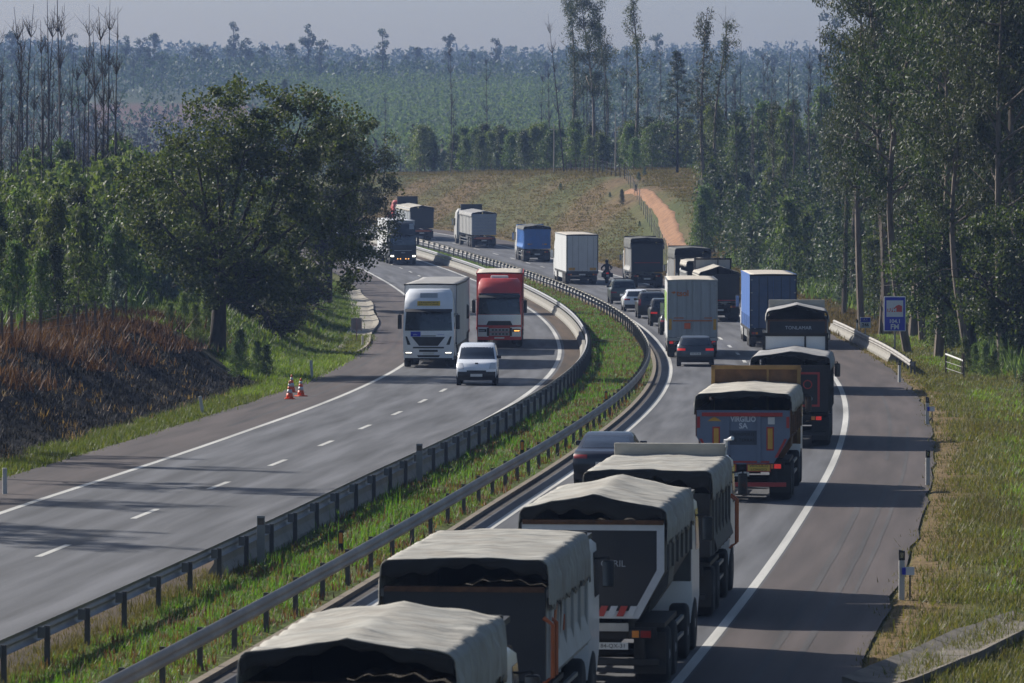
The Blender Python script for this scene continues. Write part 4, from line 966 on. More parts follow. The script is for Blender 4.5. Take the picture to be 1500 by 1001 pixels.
def tipper(label, px, y, o):
    """rigid four-axle (or semi-trailer) tipper seen from its tail"""
    g = lambda k, d=None: o.get(k, d)
    L = g('L', 6.2); semi = g('semi', False); tl = L + (3.0 if not semi else 6.2) if not semi else L + 4.2
    t = vehicle('tipper_truck', label, 'truck', px, y, 'tipper trucks in the queue', drz=g('drz', 0.))
    hw = g('hw', 1.25); eave, ridge, gt = g('eave', 3.0), g('ridge', 3.2), g('gate_top', 2.6); fl = g('floor', 1.25); body = M[g('body', 'dark_blue_grey')]; gate = M[g('gate', g('body', 'dark_blue_grey'))]
    y0 = .12
    # chassis and wheels
    MB().box(-.45, -.35, .1, tl - .3, .75, 1.0).box(.35, .45, .1, tl - .3, .75, 1.0).box(-.45, .45, .3, .42, .72, .98).box(-.45, .45, 2.6, 2.72, .72, .98).obj('chassis', M['chassis'], t)
    ax = [.95, 2.3] + ([3.65] if semi else []) + ([tl - 1.35, tl - 4.4] if semi else [tl - 1.45, tl - 3.25])
    for k, a in enumerate(ax): axle(t, a, .97 if a < 4 else 1.05, .51, .58 if a < 4 and not semi else .34, 'rim' if g('rims') else 'rim_dark')
    for s in (-1, 1):
        MB().prism_x([(.35, 1.02), (.35, 1.1), (3.0 + (1.2 if semi else 0), 1.1), (3.0 + (1.2 if semi else 0), 1.02)], s * 1.22 if s < 0 else .7, -.7 if s < 0 else 1.22).obj('mudguard', M['black_plastic'], t)
        MB().box(s * .97 - .28, s * .97 + .28, .22, .25, .22, .95).obj('mud_flap', M['black_plastic'], t)
        MB().box(s * 1.16 - .03, s * 1.16 + .03, 3.2, tl - 3.9, .5, .56).box(s * 1.16 - .03, s * 1.16 + .03, 3.2, tl - 3.9, .8, .86).obj('side_guard', M['steel'], t)
    MB().cbox((-.85, 4.0 if semi else 3.9, .75), (.5, .8, .5)).obj('fuel_tank', M['steel'], t, bevel=.08)
    # body shell
    pipe = g('style', 'box') == 'pipe'
    zk = fl + (gt - fl) * .42; bw = hw * .62
    out = [(-hw, gt), (-hw, zk), (-bw, fl - .18), (bw, fl - .18), (hw, zk), (hw, gt)] if pipe else [(-hw, gt), (-hw, fl), (hw, fl), (hw, gt)]
    th = .06; inn = [(x * (hw - th) / hw, z + (th if z < gt else 0)) for x, z in reversed(out)]
    MB().prism_y(out + inn, y0, L).obj('body', M[g('side', g('body', 'dark_blue_grey'))], t)
    # side ribs or panels
    for s in (-1, 1):
        n = g('ribs', 6)
        for k in range(n):
            yy = .5 + (L - .8) * k / max(n - 1, 1); MB().box(min(s * hw, s * (hw + .045)), max(s * hw, s * (hw + .045)), yy - .06, yy + .06, zk if pipe else fl, gt - .02).obj('rib', M[g('ribmat', g('side', g('body', 'dark_blue_grey')))], t)
        MB().box(min(s * hw, s * (hw + .05)), max(s * hw, s * (hw + .05)), y0, L, gt - .12, gt).obj('top_rail', M[g('railmat', g('side', g('body', 'dark_blue_grey')))], t)
        if pipe: MB().prism_y([(s * hw, zk - .02), (s * (hw - .02), zk - .3), (s * (hw * .72), zk - .78), (s * (hw * .74), zk - .5)], .9, 2.1).obj('spill_wing', M[g('side', g('body', 'dark_blue_grey'))], t)
        if g('sill'): MB().prism_y([(s * hw, 1.75), (s * (hw + .1), 1.35), (s * (hw - .02), 1.2)], .6, L - .2).obj('sill_panel', M[g('sill')], t)
        if g('stripes'):
            for q in range(3): MB().prism_x([(1.0 + q * .8, 1.8), (1.25 + q * .8, 1.8), (1.6 + q * .8, gt - .3), (1.35 + q * .8, gt - .3)], min(s * hw, s * (hw + .02)), max(s * hw, s * (hw + .02))).obj('stripe', M[['orange_paint', 'black', 'orange_paint'][q]], t)
    # headboard over the cab
    hh = max(g('head_h', eave + .1), eave + .0); hm = M[g('head', g('body', 'dark_blue_grey'))]
    hb = MB().box(-g('head_w', hw), g('head_w', hw), L - .02, L + .08, fl, hh).obj('headboard', hm, t, bevel=.02)
    MB().box(-g('head_w', hw), g('head_w', hw), L + .08, L + .9, hh - .16, hh - .08).obj('cab_canopy', hm, t)
    if g('head_frame'):
        W = g('head_w', hw); MB().box(-W, W, L - .06, L - .02, hh - .09, hh + .02).box(-W, -W + .1, L - .06, L - .02, fl, hh).box(W - .1, W, L - .06, L - .02, fl, hh).box(.3, .36, L - .05, L - .02, fl, hh).obj('headboard_frame', M[g('head_frame')], hb)
    # load
    m = MB().grid(lambda u, v: (-hw + .08 + (2 * hw - .16) * u, .25 + (L - .4) * v, gt - .55 + .35 * math.sin(PI * u) * (.6 + .4 * math.sin(5 * v + 2)) + .04 * math.sin(31 * u + 17 * v)), 12, 18); m.obj('load', M['soil'], t, True)
    # tailgate
    gz = fl - .2 if pipe else fl - .02
    go = [(-hw + .01, gt + g('gate_up', 0.)), (-hw + .01, zk), (-bw - .02, gz), (bw + .02, gz), (hw - .01, zk), (hw - .01, gt + g('gate_up', 0.))] if pipe else [(-hw + .01, gt), (-hw + .01, gz), (hw - .01, gz), (hw - .01, gt)]
    tg = MB().prism_y(go, .0, .09).obj('tailgate', gate, t)
    if g('frame'): ring_strip(go, g('frame_w', .1), -.03, .004).obj('gate_frame', M[g('frame')], tg)
    if g('top_edge'): MB().box(-hw + .02, hw - .02, -.05, .1, gt - .03, gt + .05).obj('gate_top_edge', M[g('top_edge')], tg)
    for x in g('gate_ribs', ()): MB().box(x - .05, x + .05, -.05, .0, gz + .05, gt - .06).obj('gate_rib', gate, tg)
    # tail
    MB().box(-1.15, 1.15, -.02, .1, .38, .5).obj('underrun_bar', M[g('bar', 'black_plastic')], t, bevel=.015)
    MB().box(-.9, -.8, .0, .1, .48, .9).box(.8, .9, .0, .1, .48, .9).box(-1.1, 1.1, .06, .14, .84, 1.04).obj('tail_bracket', M['chassis'], t)
    rear_lights(t, .93, .82, .02, g('lit', False)); plate(t, .72, -.0, g('plate_x', 0), g('plate'))
    # cover
    if g('tarp'): tarp(t, g('tarp_y0', -.03), L - .05, hw + .035, eave, ridge, g('hang', .45), g('tarp'), int(px), g('bow', .55), g('wr', .018), g('flap', .28))
    # cab
    cl, c, q = cab(t, tl - 2.3 if not semi else tl - 2.35, M[g('cab', 'white')], g('cab_h', 2.85), hw=1.2 if not semi else 1.22)
    MB().tube([(-1.0, tl - 2.5, .9), (-1.0, tl - 2.5, g('exhaust', 2.7))], .07, 8).obj('exhaust_stack', M['steel'], t)
    t['front'] = tl
    del t['front']
    return t, tg, hw, gt, fl
# ---------------------------------------------------------------- box and curtain trailers
P('roof_cloth', (.52, .47, .40), .75, var=.12, scale=.8, dust=.25)
P('curtain_blue', (.05, .14, .42), .5, var=.14, scale=.8, dust=.12, stretch=(1, 1.2, .3))
P('curtain_grey', (.40, .425, .46), .6, var=.12, scale=.8, dust=.15, stretch=(1, 1.2, .3))
P('curtain_red', (.45, .035, .03), .5, var=.14, scale=.8, dust=.1, stretch=(1, 1.2, .3))
P('trailer_white', (.58, .59, .6), .5, var=.08, scale=.9, dust=.12, stretch=(1, 1, .25))
P('panel_grey', (.36, .385, .41), .55, var=.14, scale=1.5, dust=.22, stretch=(4, 1, .3))
P('lime', (.26, .42, .1), .5, var=.1)
def trailer(t, y0, L, o, W=1.275, top=4.0, fl=1.15, back=True):
    g = lambda k, d=None: o.get(k, d); S = M[g('side', 'trailer_white')]; R = M[g('rear', 'trailer_white')]; F = M[g('frame', 'steel')]
    b = MB().box(-W + .03, W - .03, y0 + .06, y0 + L - .04, fl, top - .06).obj('trailer_body', M[g('core', g('side', 'trailer_white'))], t)
    for s in (-1, 1):
        def curt(u, v):
            yy = y0 + .1 + (L - .2) * u; zz = fl - .12 + (top - fl + .02) * v
            return (s * (W + .004 * math.sin(yy * 11) + .006 * math.sin(yy * 2.1 + 3 * v)), yy, zz)
        MB().grid(curt, 60, 6).obj('side_curtain', S, b, True)
        n = g('straps', 0)
        for k in range(n):
            yy = y0 + .5 + (L - 1) * k / max(n - 1, 1); MB().box(min(s * W, s * (W + .012)), max(s * W, s * (W + .012)), yy - .03, yy + .03, fl - .2, fl + .55).obj('strap', M['black_plastic'], b)
        MB().box(min(s * (W - .02), s * (W + .02)), max(s * (W - .02), s * (W + .02)), y0, y0 + L, top - .09, top).obj('roof_rail', F, b)
        MB().box(min(s * (W - .02), s * (W + .02)), max(s * (W - .02), s * (W + .02)), y0, y0 + L, fl - .26, fl - .12).obj('floor_rail', M[g('rail', 'black_plastic')], b)
        if g('accent'): MB().box(min(s * W, s * (W + .018)), max(s * W, s * (W + .018)), y0 + L * .2, y0 + L * .9, fl + .7, top - .7).obj('side_graphic', M[g('accent')], b)
        MB().box(s * 1.2 - .03, s * 1.2 + .03, y0 + 5.6, y0 + L - 3.6, .45, .95).obj('side_guard', M[g('guard', 'steel')], b)
        MB().box(s * .8 - .06, s * .8 + .06, y0 + L - 3.4, y0 + L - 3.25, .25, fl - .2).obj('landing_leg', M['chassis'], b)
    MB().grid(lambda u, v: (-W + .02 + (2 * W - .04) * u, y0 + .02 + (L - .04) * v, top - .01 + .03 * math.sin(PI * u) - .015 * abs(math.sin(v * 14 * PI)) * math.sin(PI * u)), 8, 84).obj('roof', M[g('roof', 'roof_cloth')], b, True, solid=.012)
    # rear frame and doors
    MB().box(-W, -W + .07, y0 - .02, y0 + .06, fl - .12, top - .002).box(W - .07, W, y0 - .02, y0 + .06, fl - .12, top - .002).box(-W, W, y0 - .02, y0 + .06, top - .1, top - .004).box(-W, W, y0 - .02, y0 + .06, fl - .26, fl - .1).obj('rear_frame', M[g('rframe', 'steel')], b)
    for s in (-1, 1):
        x0, x1 = (-W + .08, -.012) if s < 0 else (.012, W - .08)
        d = MB().box(x0, x1, y0 - .012, y0 + .03, fl - .08, top - .11).obj('rear_door', R, b)
        for xb in (.35, .75):
            xx = x0 + (x1 - x0) * xb; MB().tube([(xx, y0 - .03, fl - .05), (xx, y0 - .03, top - .14)], .014, 5).obj('lock_bar', M[g('bars', 'steel')], d)
        if g('tapes'): MB().box(s * 1.14 - .08, s * 1.14 + .08, y0 - .02, y0 - .012, fl + .3, fl + .85).obj('marker_board', M['yellow_tape'], d)
        if g('tapes2'): MB().box(s * .85 - .25, s * .85 + .25, y0 - .02, y0 - .012, fl - .02, fl + .2).obj('marker_board', M['yellow_tape'], d)
        for z in (fl + .1, fl + .9, top - 1.0, top - .3): MB().box(s * (W - .1) - .05, s * (W - .1) + .05, y0 - .03, y0 - .012, z - .03, z + .03).obj('hinge', M['steel'], d)
    # running gear
    MB().box(-.5, -.38, y0 + .2, y0 + L - .5, .85, 1.0).box(.38, .5, y0 + .2, y0 + L - .5, .85, 1.0).obj('chassis', M['chassis'], t)
    for a in (2.1, 3.4, 4.7): axle(t, y0 + a, 1.07, .5, .36, g('rim', 'rim'))
    for s in (-1, 1): MB().box(s * 1.07 - .2, s * 1.07 + .2, y0 + 1.35, y0 + 1.38, .25, .95).obj('mud_flap', M['black_plastic'], t)
    MB().box(-1.2, 1.2, y0 + .0, y0 + .1, .42, .56).obj('underrun_bar', M['black_plastic'], t, bevel=.015)
    MB().box(-1.22, 1.22, y0 + .04, y0 + .1, .7, .9).obj('light_bar', M['black_plastic'], t)
    o2 = rear_lights(t, .8, .98, y0 + .02, g('lit', False)); plate(t, .8, y0 + .02, 0)
    return b
def tractor(t, y0, color, roof_h, **k):
    """y0: rear of the tractor's frame; nose at y0 + 5.6"""
    MB().box(-.45, -.35, y0, y0 + 5.2, .7, .95).box(.35, .45, y0, y0 + 5.2, .7, .95).obj('tractor_frame', M['chassis'], t)
    axle(t, y0 + 1.0, .95, .51, .6, 'rim'); axle(t, y0 + 4.35, 1.05, .51, .33, 'rim')
    for s in (-1, 1): MB().box(s * 1.16 - .06, s * 1.16 + .06, y0 + 1.8, y0 + 3.4, .35, 1.05).obj('side_skirt', k.get('skirt', color), t, bevel=.03)
    return cab(t, y0 + 3.35, color, roof_h, hw=1.23, low=.38)

def artic_away(label, px, y, o, L=13.6, cabcol='white', cab_h=3.7, top=4.0):
    t = vehicle('articulated_truck', label, 'truck', px, y, 'articulated trucks'); b = trailer(t, 0, L, o, top=top); tractor(t, L - 3.0, M[cabcol], cab_h); return t, b

# ---------------------------------------------------------------- cars
CARS = {
 'hatch': dict(L=4.28, W=.9, lv=[(.2, .80, .16, 4.12, .2), (.36, .87, .03, 4.26, .22), (.58, .9, 0, 4.28, .24), (.78, .9, .03, 4.18, .26), (.88, .885, .07, 3.85, .3), (.95, .87, .1, 3.3, .3), (1.02, .84, .16, 3.05, .25), (1.2, .77, .36, 2.72, .2), (1.37, .7, .58, 2.32, .18), (1.44, .64, .8, 2.05, .15), (1.47, .5, 1.1, 1.8, .12)], win=(1.0, 1.36), ax=(.82, 3.42)),
 'suv': dict(L=4.5, W=.92, lv=[(.28, .84, .12, 4.34, .2), (.5, .91, .02, 4.48, .22), (.75, .92, 0, 4.5, .22), (.95, .92, .02, 4.3, .24), (1.04, .9, .04, 3.7, .26), (1.1, .88, .06, 3.4, .26), (1.35, .81, .2, 3.0, .2), (1.58, .74, .34, 2.6, .16), (1.66, .7, .48, 2.35, .14), (1.69, .6, .7, 2.1, .1)], win=(1.12, 1.56), ax=(.85, 3.6)),
 'van': dict(L=4.1, W=.87, lv=[(.24, .8, .1, 3.98, .18), (.45, .86, .0, 4.1, .22), (.75, .87, 0, 4.08, .26), (.98, .87, .0, 3.86, .3), (1.1, .86, .0, 3.45, .3), (1.18, .85, .0, 3.2, .28), (1.4, .82, .02, 2.95, .22), (1.62, .77, .05, 2.65, .18), (1.76, .71, .12, 2.35, .15), (1.8, .6, .3, 2.1, .1)], win=(1.15, 1.62), ax=(.75, 3.4)),
 'sedan': dict(L=4.7, W=.91, lv=[(.2, .82, .14, 4.56, .2), (.36, .88, .03, 4.68, .24), (.6, .91, 0, 4.7, .26), (.82, .905, .03, 4.5, .28), (.9, .89, .08, 4.1, .3), (.97, .87, .22, 3.7, .3), (1.02, .83, .55, 3.4, .25), (1.2, .75, .95, 3.0, .2), (1.36, .68, 1.45, 2.6, .16), (1.43, .62, 1.8, 2.35, .12), (1.45, .5, 2.0, 2.2, .1)], win=(1.03, 1.34), ax=(.95, 3.7)),
}
def car(label, px, y, kind, color, oncoming=False, lit=False, rails=False, plate_txt=None, cat='car', name='car', bumper='black_plastic', high_lamps=False, drz=0.):
    K = CARS[kind]; t = vehicle(name, label, cat, px, y, 'cars on the motorway', oncoming, K['L'], drz); lf = Loft(K['lv']); L = K['L']; w0, w1 = K['win']
    b = lf.body(3, 16).obj('body', color, t, True); b.modifiers.new('es', 'EDGE_SPLIT').split_angle = math.radians(50)
    def q(n, mb, m, par=b): return mb.obj(n, m, par, True)
    h0, h1 = lf.g(w0)[0], lf.g(w1)[0]
    q('rear_window', lf.patch('rear', w0 + .02, w1, -h0 * .86, h0 * .86, .01, -h1 * .84, h1 * .84), M['glass'])
    q('windscreen', lf.patch('front', w0 - .02, w1 + .02, -h0 * .92, h0 * .92, .012, -h1 * .9, h1 * .9), M['glass'])
    yr0, yf0 = lf.g(w0 + .05)[1:3]; yr1, yf1 = lf.g(w1)[1:3]; mid = (yr0 + yf0) / 2 - .1
    for s in (-1, 1):
        if cat != 'van':
            q('side_window', lf.spatch(s, w0 + .05, w1, yr0 + .55, mid - .04, .008, yr1 + .38, mid - .04), M['glass'])
        q('side_window', lf.spatch(s, w0 + .05, w1, mid + .04, yf0 - .42, .008, mid + .04, yf1 - .22), M['glass'])
        m = MB().cbox((s * (h0 + .09), yf0 - .5, w0 + .06), (.2, .1, .14)).obj('mirror', M['black_plastic'] if cat == 'van' or kind == 'suv' else color, t, bevel=.03)
        tz = (.77, .88) if not high_lamps else (.85, 1.25); q('tail_light', lf.patch('rear', tz[0], tz[1], s * lf.g(.8)[0] * .98, s * lf.g(.8)[0] * (.55 if not high_lamps else .8), .012), M['red_lit' if lit else 'red_light'])
        zt = (.62, .8) if kind != 'van' else (.72, .98); q('headlight', lf.patch('front', zt[0], zt[1], s * lf.g(.7)[0] * .97, s * lf.g(.7)[0] * .62, .012, s * lf.g(.8)[0] * .95, s * lf.g(.8)[0] * .7), M['lamp'])
        for a in K['ax']:
            wheel(t, s * (K['W'] - .1), a, .32, .215, 'rim')
            MB().lathe([(.385, s * (K['W'] - .03)), (.385, s * (K['W'] + .006))], 'x', 22, (0, a, .33)).obj('wheel_arch', M['black'], t)
    q('rear_bumper', lf.patch('rear', .22, .48, -K['W'] * .93, K['W'] * .93, .016), M[bumper]); q('front_bumper', lf.patch('front', .22, .6 if kind == 'van' else .42, -K['W'] * .95, K['W'] * .95, .016), M['black_plastic'])
    q('grille', lf.patch('front', .5, .66, -.42, .42, .02), M['black'])
    yp = lf.rear(0, .62)[1] - .02; plate(t, .62, yp, 0, plate_txt); yp = lf.front(0, .45)[1] + .03; plate(t, .45, yp, 0, None)
    if rails:
        for s in (-1, 1):
            z = K['lv'][-1][0] + .03; MB().tube([(s * .55, .7, z), (s * .55, 2.3, z)], .025, 5).obj('roof_rail', M['black_plastic'], t)
        for yy in (.9, 1.9): MB().tube([(-.62, yy, z + .04), (.62, yy, z + .04)], .022, 5).obj('roof_bar', M['black_plastic'], t)
    return t, lf, q
paint = lambda n, c, metal=.2: P(n, c, .32, metal, var=.05, coat=.6, dust=.05)
CAR_GREY = paint('paint_grey', (.07, .078, .09), .4); CAR_BLACK = paint('paint_black', (.014, .015, .019)); CAR_WHITE = paint('paint_white', (.80, .83, .88), 0)
CAR_GREEN = paint('paint_green_grey', (.06, .075, .075), .3); CAR_NAVY = paint('paint_navy', (.02, .022, .032)); CAR_SILVER = paint('paint_silver', (.4, .41, .42), .5)

# ================================================================== THE TRAFFIC, nearest first
P('worn_grey', (.11, .11, .105), .6, var=.2, dust=.2)
# nearest: only its cover and gate top show
t, tg, hw, gt, fl = tipper('nearest tipper at the bottom edge, creased beige cover over a dark load', 508, 66.5, dict(L=5.6, eave=3.42, ridge=3.6, gate_top=3.02, body='black_plastic', gate='dark_blue_grey', frame='white_tape', frame_w=.09, tarp='tarp_beige', hang=.75, flap=.2, bow=.7, wr=.024, cab='white', head_h=3.3, top_edge='rust'))
t, tg, hw, gt, fl = tipper('tipper second from the bottom with ribbed beige cover and white striped side', 680, 86.5, dict(L=6.6, eave=3.08, ridge=3.12, gate_top=2.62, body='dark_blue_grey', side='dirty_white', gate='dark_blue_grey', top_edge='rust', tarp='tarp_beige', hang=.75, flap=.26, bow=.46, wr=.014, sill='dirty_white', stripes=True, cab='white', head_h=2.9))
MB().tube([(1.22, .0, 1.2), (1.36, -.05, 1.3), (1.36, -.05, 2.1), (1.22, .0, 2.2)], .035, 6).obj('ladder_rail', M['orange_paint'], t); MB().tube([(1.22, .5, 1.2), (1.36, .5, 1.3), (1.36, .5, 2.1), (1.22, .5, 2.2)], .035, 6).obj('ladder_rail', M['orange_paint'], t)
t, tg, hw, gt, fl = tipper('tipper with peaked beige cover, white framed tailgate and red white chevrons', 869, 98.5, dict(L=6.0, style='pipe', eave=3.12, ridge=3.36, gate_top=2.86, floor=1.4, body='worn_grey', side='worn_grey', gate='dark_blue_grey', frame='white_tape', frame_w=.13, tarp='tarp_beige', hang=.62, flap=.36, bow=.6, wr=.02, top_edge='rust', cab='white', head_h=3.0, plate='84-QX-31', plate_x=.35, rims=True))
for k in range(9): MB().prism_y([(-.78 + k * .17, 1.24), (-.66 + k * .17, 1.24), (-.58 + k * .17, 1.42), (-.70 + k * .17, 1.42)], -.06, -.03).obj('chevron', M['red_tape' if k % 2 else 'white_tape'], tg)
MB().box(-.62, .62, -.05, .0, .98, 1.12).obj('hinge_beam', M['steel'], t); text('CARIL', .16, M['panel_grey'], tg, (.35, -.035, 2.15))
for k in range(4): MB().prism_y([(-.95 + k * .17, .78), (-.8 + k * .17, .78), (-.72 + k * .17, .9), (-.87 + k * .17, .9)], -.04, -.015).obj('marker_stripe', M['yellow_tape' if k % 2 else 'orange_paint'], t)
t, tg, hw, gt, fl = tipper('tipper with flat tan cover and pale cab board just before the grey blue gate', 949, 113, dict(L=5.8, eave=2.95, ridge=2.98, gate_top=2.5, body='black_plastic', side='worn_grey', gate='black_plastic', tarp='tarp_beige', hang=.55, flap=.42, bow=.55, wr=.018, cab='white', head='tarp_cream', head_h=3.2, head_w=1.16, sill='black_plastic'))
MB().tube([(1.1, 6.2, 2.6), (1.15, 6.2, 3.25), (1.3, 6.05, 3.3)], .05, 6).obj('work_lamp', M['white'], t)
for yy in (6.0, 6.5): MB().tube([(1.24, yy, 1.0), (1.38, yy, 1.1), (1.38, yy, 2.0), (1.24, yy, 2.1)], .03, 6).obj('ladder_rail', M['orange_paint'], t)
# blue grey half-pipe with lettering
P('gate_blue', (.15, .19, .27), .5, var=.1, dust=.12); P('brown_edge', (.34, .2, .06), .6, var=.3, dust=.2); P('brown_tray', (.16, .075, .026), .7, var=.5, scale=3, dust=.2)
t, tg, hw, gt, fl = tipper('tipper with blue grey half pipe tailgate lettered VIRGILIO SA and beige cover', 1089, 151.5, dict(L=7.6, style='pipe', eave=2.86, ridge=2.95, gate_top=2.42, floor=1.18, body='gate_blue', gate='gate_blue', side='brown_tray', ribmat='brown_tray', railmat='brown_tray', tarp='tarp_cream', hang=.5, flap=.2, bow=.6, wr=.012, cab='white', head='brown_tray', head_h=3.35, head_frame='brown_edge', gate_ribs=(-.42, .42), bar='red_tape', plate='90-AU-90', plate_x=-.1, lit=True))
MB().box(-1.1, 1.05, -.06, -.0, gt - .16, gt - .06).obj('reflective_tape', M['red_tape'], tg)
for s in (-1, 1):
    MB().box(s * 1.19 - .04, s * 1.19 + .04, -.012, -.0, 1.95, 2.25).obj('reflective_tape', M['red_tape'], tg); MB().prism_y([(s * 1.17, 1.66), (s * 1.1, 1.66), (s * .84, 1.16), (s * .92, 1.16)], -.012, .0).obj('reflective_tape', M['red_tape'], tg)
    MB().box(s * .72 - .1, s * .72 + .1, -.012, -.0, 1.35, 1.98).obj('marker_board_edge', M['red_tape'], tg); MB().box(s * .72 - .065, s * .72 + .065, -.018, -.012, 1.39, 1.94).obj('marker_board', M['yellow_tape'], tg)
MB().box(-.7, .7, -.014, .0, 1.02, 1.07).obj('reflective_tape', M['red_tape'], tg)
MB().prism_y([(-.95, 2.13), (-.58, 2.13), (-.68, 2.2), (-.77, 2.24), (-.86, 2.2)], -.012, 0).obj('yellow_emblem', M['yellow_tape'], tg); MB().box(.66, .84, -.012, 0, 2.05, 2.24).obj('sticker', M['plate'], tg)
text('VIRGILIO', .2, M['sign_white'], tg, (.0, -.008, 2.18), width=.68, bold=.006); text('SA', .2, M['sign_white'], tg, (.0, -.008, 2.0), bold=.006)
MB().box(-.36, .36, -.008, 0, 1.5, 1.88).obj('sign_panel', P('panel_dark', (.055, .07, .1), .55), tg); text('TRANSPORTE', .12, M['black'], tg, (0, -.014, 1.78), width=.6); text('DE TERRAS', .12, M['black'], tg, (0, -.014, 1.62), width=.6)
for x in (-.5, .42):
    o = MB().box(x - .32, x + .32, -.06, -.04, .78, 1.0).obj('yellow_board', M['yellow_plate'], t); ring_strip([(x - .32, .78), (x + .32, .78), (x + .32, 1.0), (x - .32, 1.0)], .025, -.068, -.06).obj('board_edge', M['red_tape'], o)
    text('VEICULO', .085, M['black'], o, (x, -.064, .94), width=.5); text('LONGO', .085, M['black'], o, (x, -.064, .84), width=.42)
for x in (-1.12, -.8): MB().tube([(x, -.05, .25), (x, -.12, .9), (x, -.05, 1.05)], .03, 6).obj('ladder_rail', M['orange_paint'], t)
for z in (.35, .6, .85): MB().tube([(-1.12, -.1, z), (-.8, -.1, z)], .02, 5).obj('ladder_rung', M['orange_paint'], t)
# dark sedan in the passing lane
car('dark blue sedan with red tail lamps in the passing lane beside the covered tippers', 886, 159, 'sedan', CAR_NAVY, lit=False)
# black tipper with red frame
t, tg, hw, gt, fl = tipper('black tipper with red outlined tailgate and grey peaked cover', 1158, 184, dict(L=7.0, eave=2.92, ridge=3.1, gate_top=2.66, body='black', gate='black', tarp='tarp_grey', hang=.4, flap=.22, bow=.65, wr=.012, cab='black', cab_h=2.9, head='white', head_h=3.5, head_w=1.1, head_frame='black_plastic', floor=1.15, lit=True))
ring_strip([(-.95, 1.3), (.95, 1.3), (.95, 2.42), (-.95, 2.42)], .07, -.015, .0).obj('red_outline', M['red_tape'], tg)
for x in (.1, .56): ring_strip([(x + .15 * math.cos(a * PI / 8), 2.02 + .15 * math.sin(a * PI / 8)) for a in range(16)], .035, -.014, .0).obj('round_emblem', M['red_tape'], tg)
text('90', .2, M['white_tape'], tg, (.62, -.006, 1.55))
# tippers further on
t, tg, hw, gt, fl = tipper('tipper with arched dark cover over a maroon edged lettered tailgate', 1168, 237, dict(L=7.4, eave=3.42, ridge=3.68, gate_top=3.08, body='black_plastic', side='dirty_white', gate='dark_blue_grey', frame='rust', frame_w=.09, tarp='tarp_grey', hang=.4, flap=.12, bow=.65, wr=.01, cab='white', head='tarp_cream', head_h=3.78, head_w=1.2))
text('TONLAMAR', .2, M['white_tape'], tg, (.05, -.01, 2.72), width=1.1); MB().box(-1.2, 1.2, -.06, 0, 2.3, 2.42).obj('gate_bar', M['steel'], tg)
t, b = artic_away('articulated truck with a blue curtain trailer and pale roof', 1133, 309, dict(side='curtain_blue', rear=None or 'curtain_blue_rear', core='curtain_blue', roof='roof_cloth', frame='curtain_blue', rframe='dark_blue_grey', straps=12, bars='dark_blue_grey')) if P('curtain_blue_rear', (.06, .1, .2), .55, var=.12, dust=.15) else None
t, b = artic_away('grey box trailer with orange logo and marker boards in the passing lane', 1014.5, 290, dict(side='trailer_white', rear='panel_grey', accent='lime', tapes=True, lit=True, rframe='steel', rail='steel'))
text('tsol', .42, P('faded_orange', (.5, .17, .06), .6, var=.2), b, (-.5, -.045, 3.3), bold=.012, width=.62); MB().prism_y([(-1.1, 3.36), (-.95, 3.28), (-.85, 3.36), (-.92, 3.42)], -.045, -.035).obj('bird_emblem', M['faded_orange'], b)
MB().box(-1.0, 1.0, -.045, -.04, 1.88, 1.95).obj('orange_band', M['faded_orange'], b); MB().box(-.42, -.1, -.05, -.04, 1.5, 1.8).obj('hazard_plate', P('hazard_orange', (.7, .13, .03), .5, var=.05), b); MB().box(-.95, -.45, -.045, -.04, 2.03, 2.08).obj('orange_band', M['faded_orange'], b); MB().box(.6, 1.0, -.045, -.04, 2.03, 2.08).obj('orange_band', M['faded_orange'], b)
car('charcoal hatchback right behind the grey box trailer', 1019, 276, 'hatch', CAR_GREY, lit=True, plate_txt='AG-72-BJ', rails=False)
t, tg, hw, gt, fl = tipper('dark blue tipper with an arched light cover between the two box trailers', 1054, 358, dict(L=7.2, eave=3.1, ridge=3.5, gate_top=2.98, body='dark_blue_grey', gate='dark_blue_grey', tarp='tarp_cream', hang=.3, flap=.06, bow=.7, wr=.01, cab='white', head='dirty_white', head_h=3.85, head_w=1.2, head_frame='black_plastic', gate_ribs=(-.6, .6)))
MB().box(-1.0, 1.0, -.06, 0, 1.3, 1.36).obj('reflective_tape', M['red_tape'], tg)
t, tg, hw, gt, fl = tipper('cream covered tipper half hidden behind the arched light cover', 1034, 379, dict(L=6.6, eave=3.4, ridge=3.52, gate_top=2.7, body='dark_blue_grey', side='dirty_white', gate='black_plastic', tarp='tarp_cream', hang=.35, flap=.1, cab='white'))
t, tg, hw, gt, fl = tipper('tall square covered tipper second back in the far queue', 1015, 405, dict(L=6.8, eave=3.8, ridge=3.88, gate_top=3.3, body='dark_blue_grey', side='dirty_white', gate='black_plastic', tarp='tarp_dark', hang=.75, flap=.4, cab='dirty_white', wr=.01))
MB().box(-1.3, -1.24, .3, .5, 1.4, 3.0).obj('tan_post', P('tan', (.35, .24, .14), .7), t)
t, tg, hw, gt, fl = tipper('tall square covered tipper behind the motorcyclist', 948, 444, dict(L=6.8, eave=3.86, ridge=3.94, gate_top=3.4, body='dark_blue_grey', side='dirty_white', gate='dark_blue_grey', tarp='tarp_dark', hang=.8, flap=.3, cab='dirty_white', wr=.01, sill='dirty_white'))
MB().box(-1.0, 1.0, -.02, 0, 1.95, 2.0).obj('reflective_tape', M['red_tape'], tg); MB().box(-1.3, -1.24, 6.2, 6.5, 1.4, 3.0).obj('tan_post', M['tan'], t)
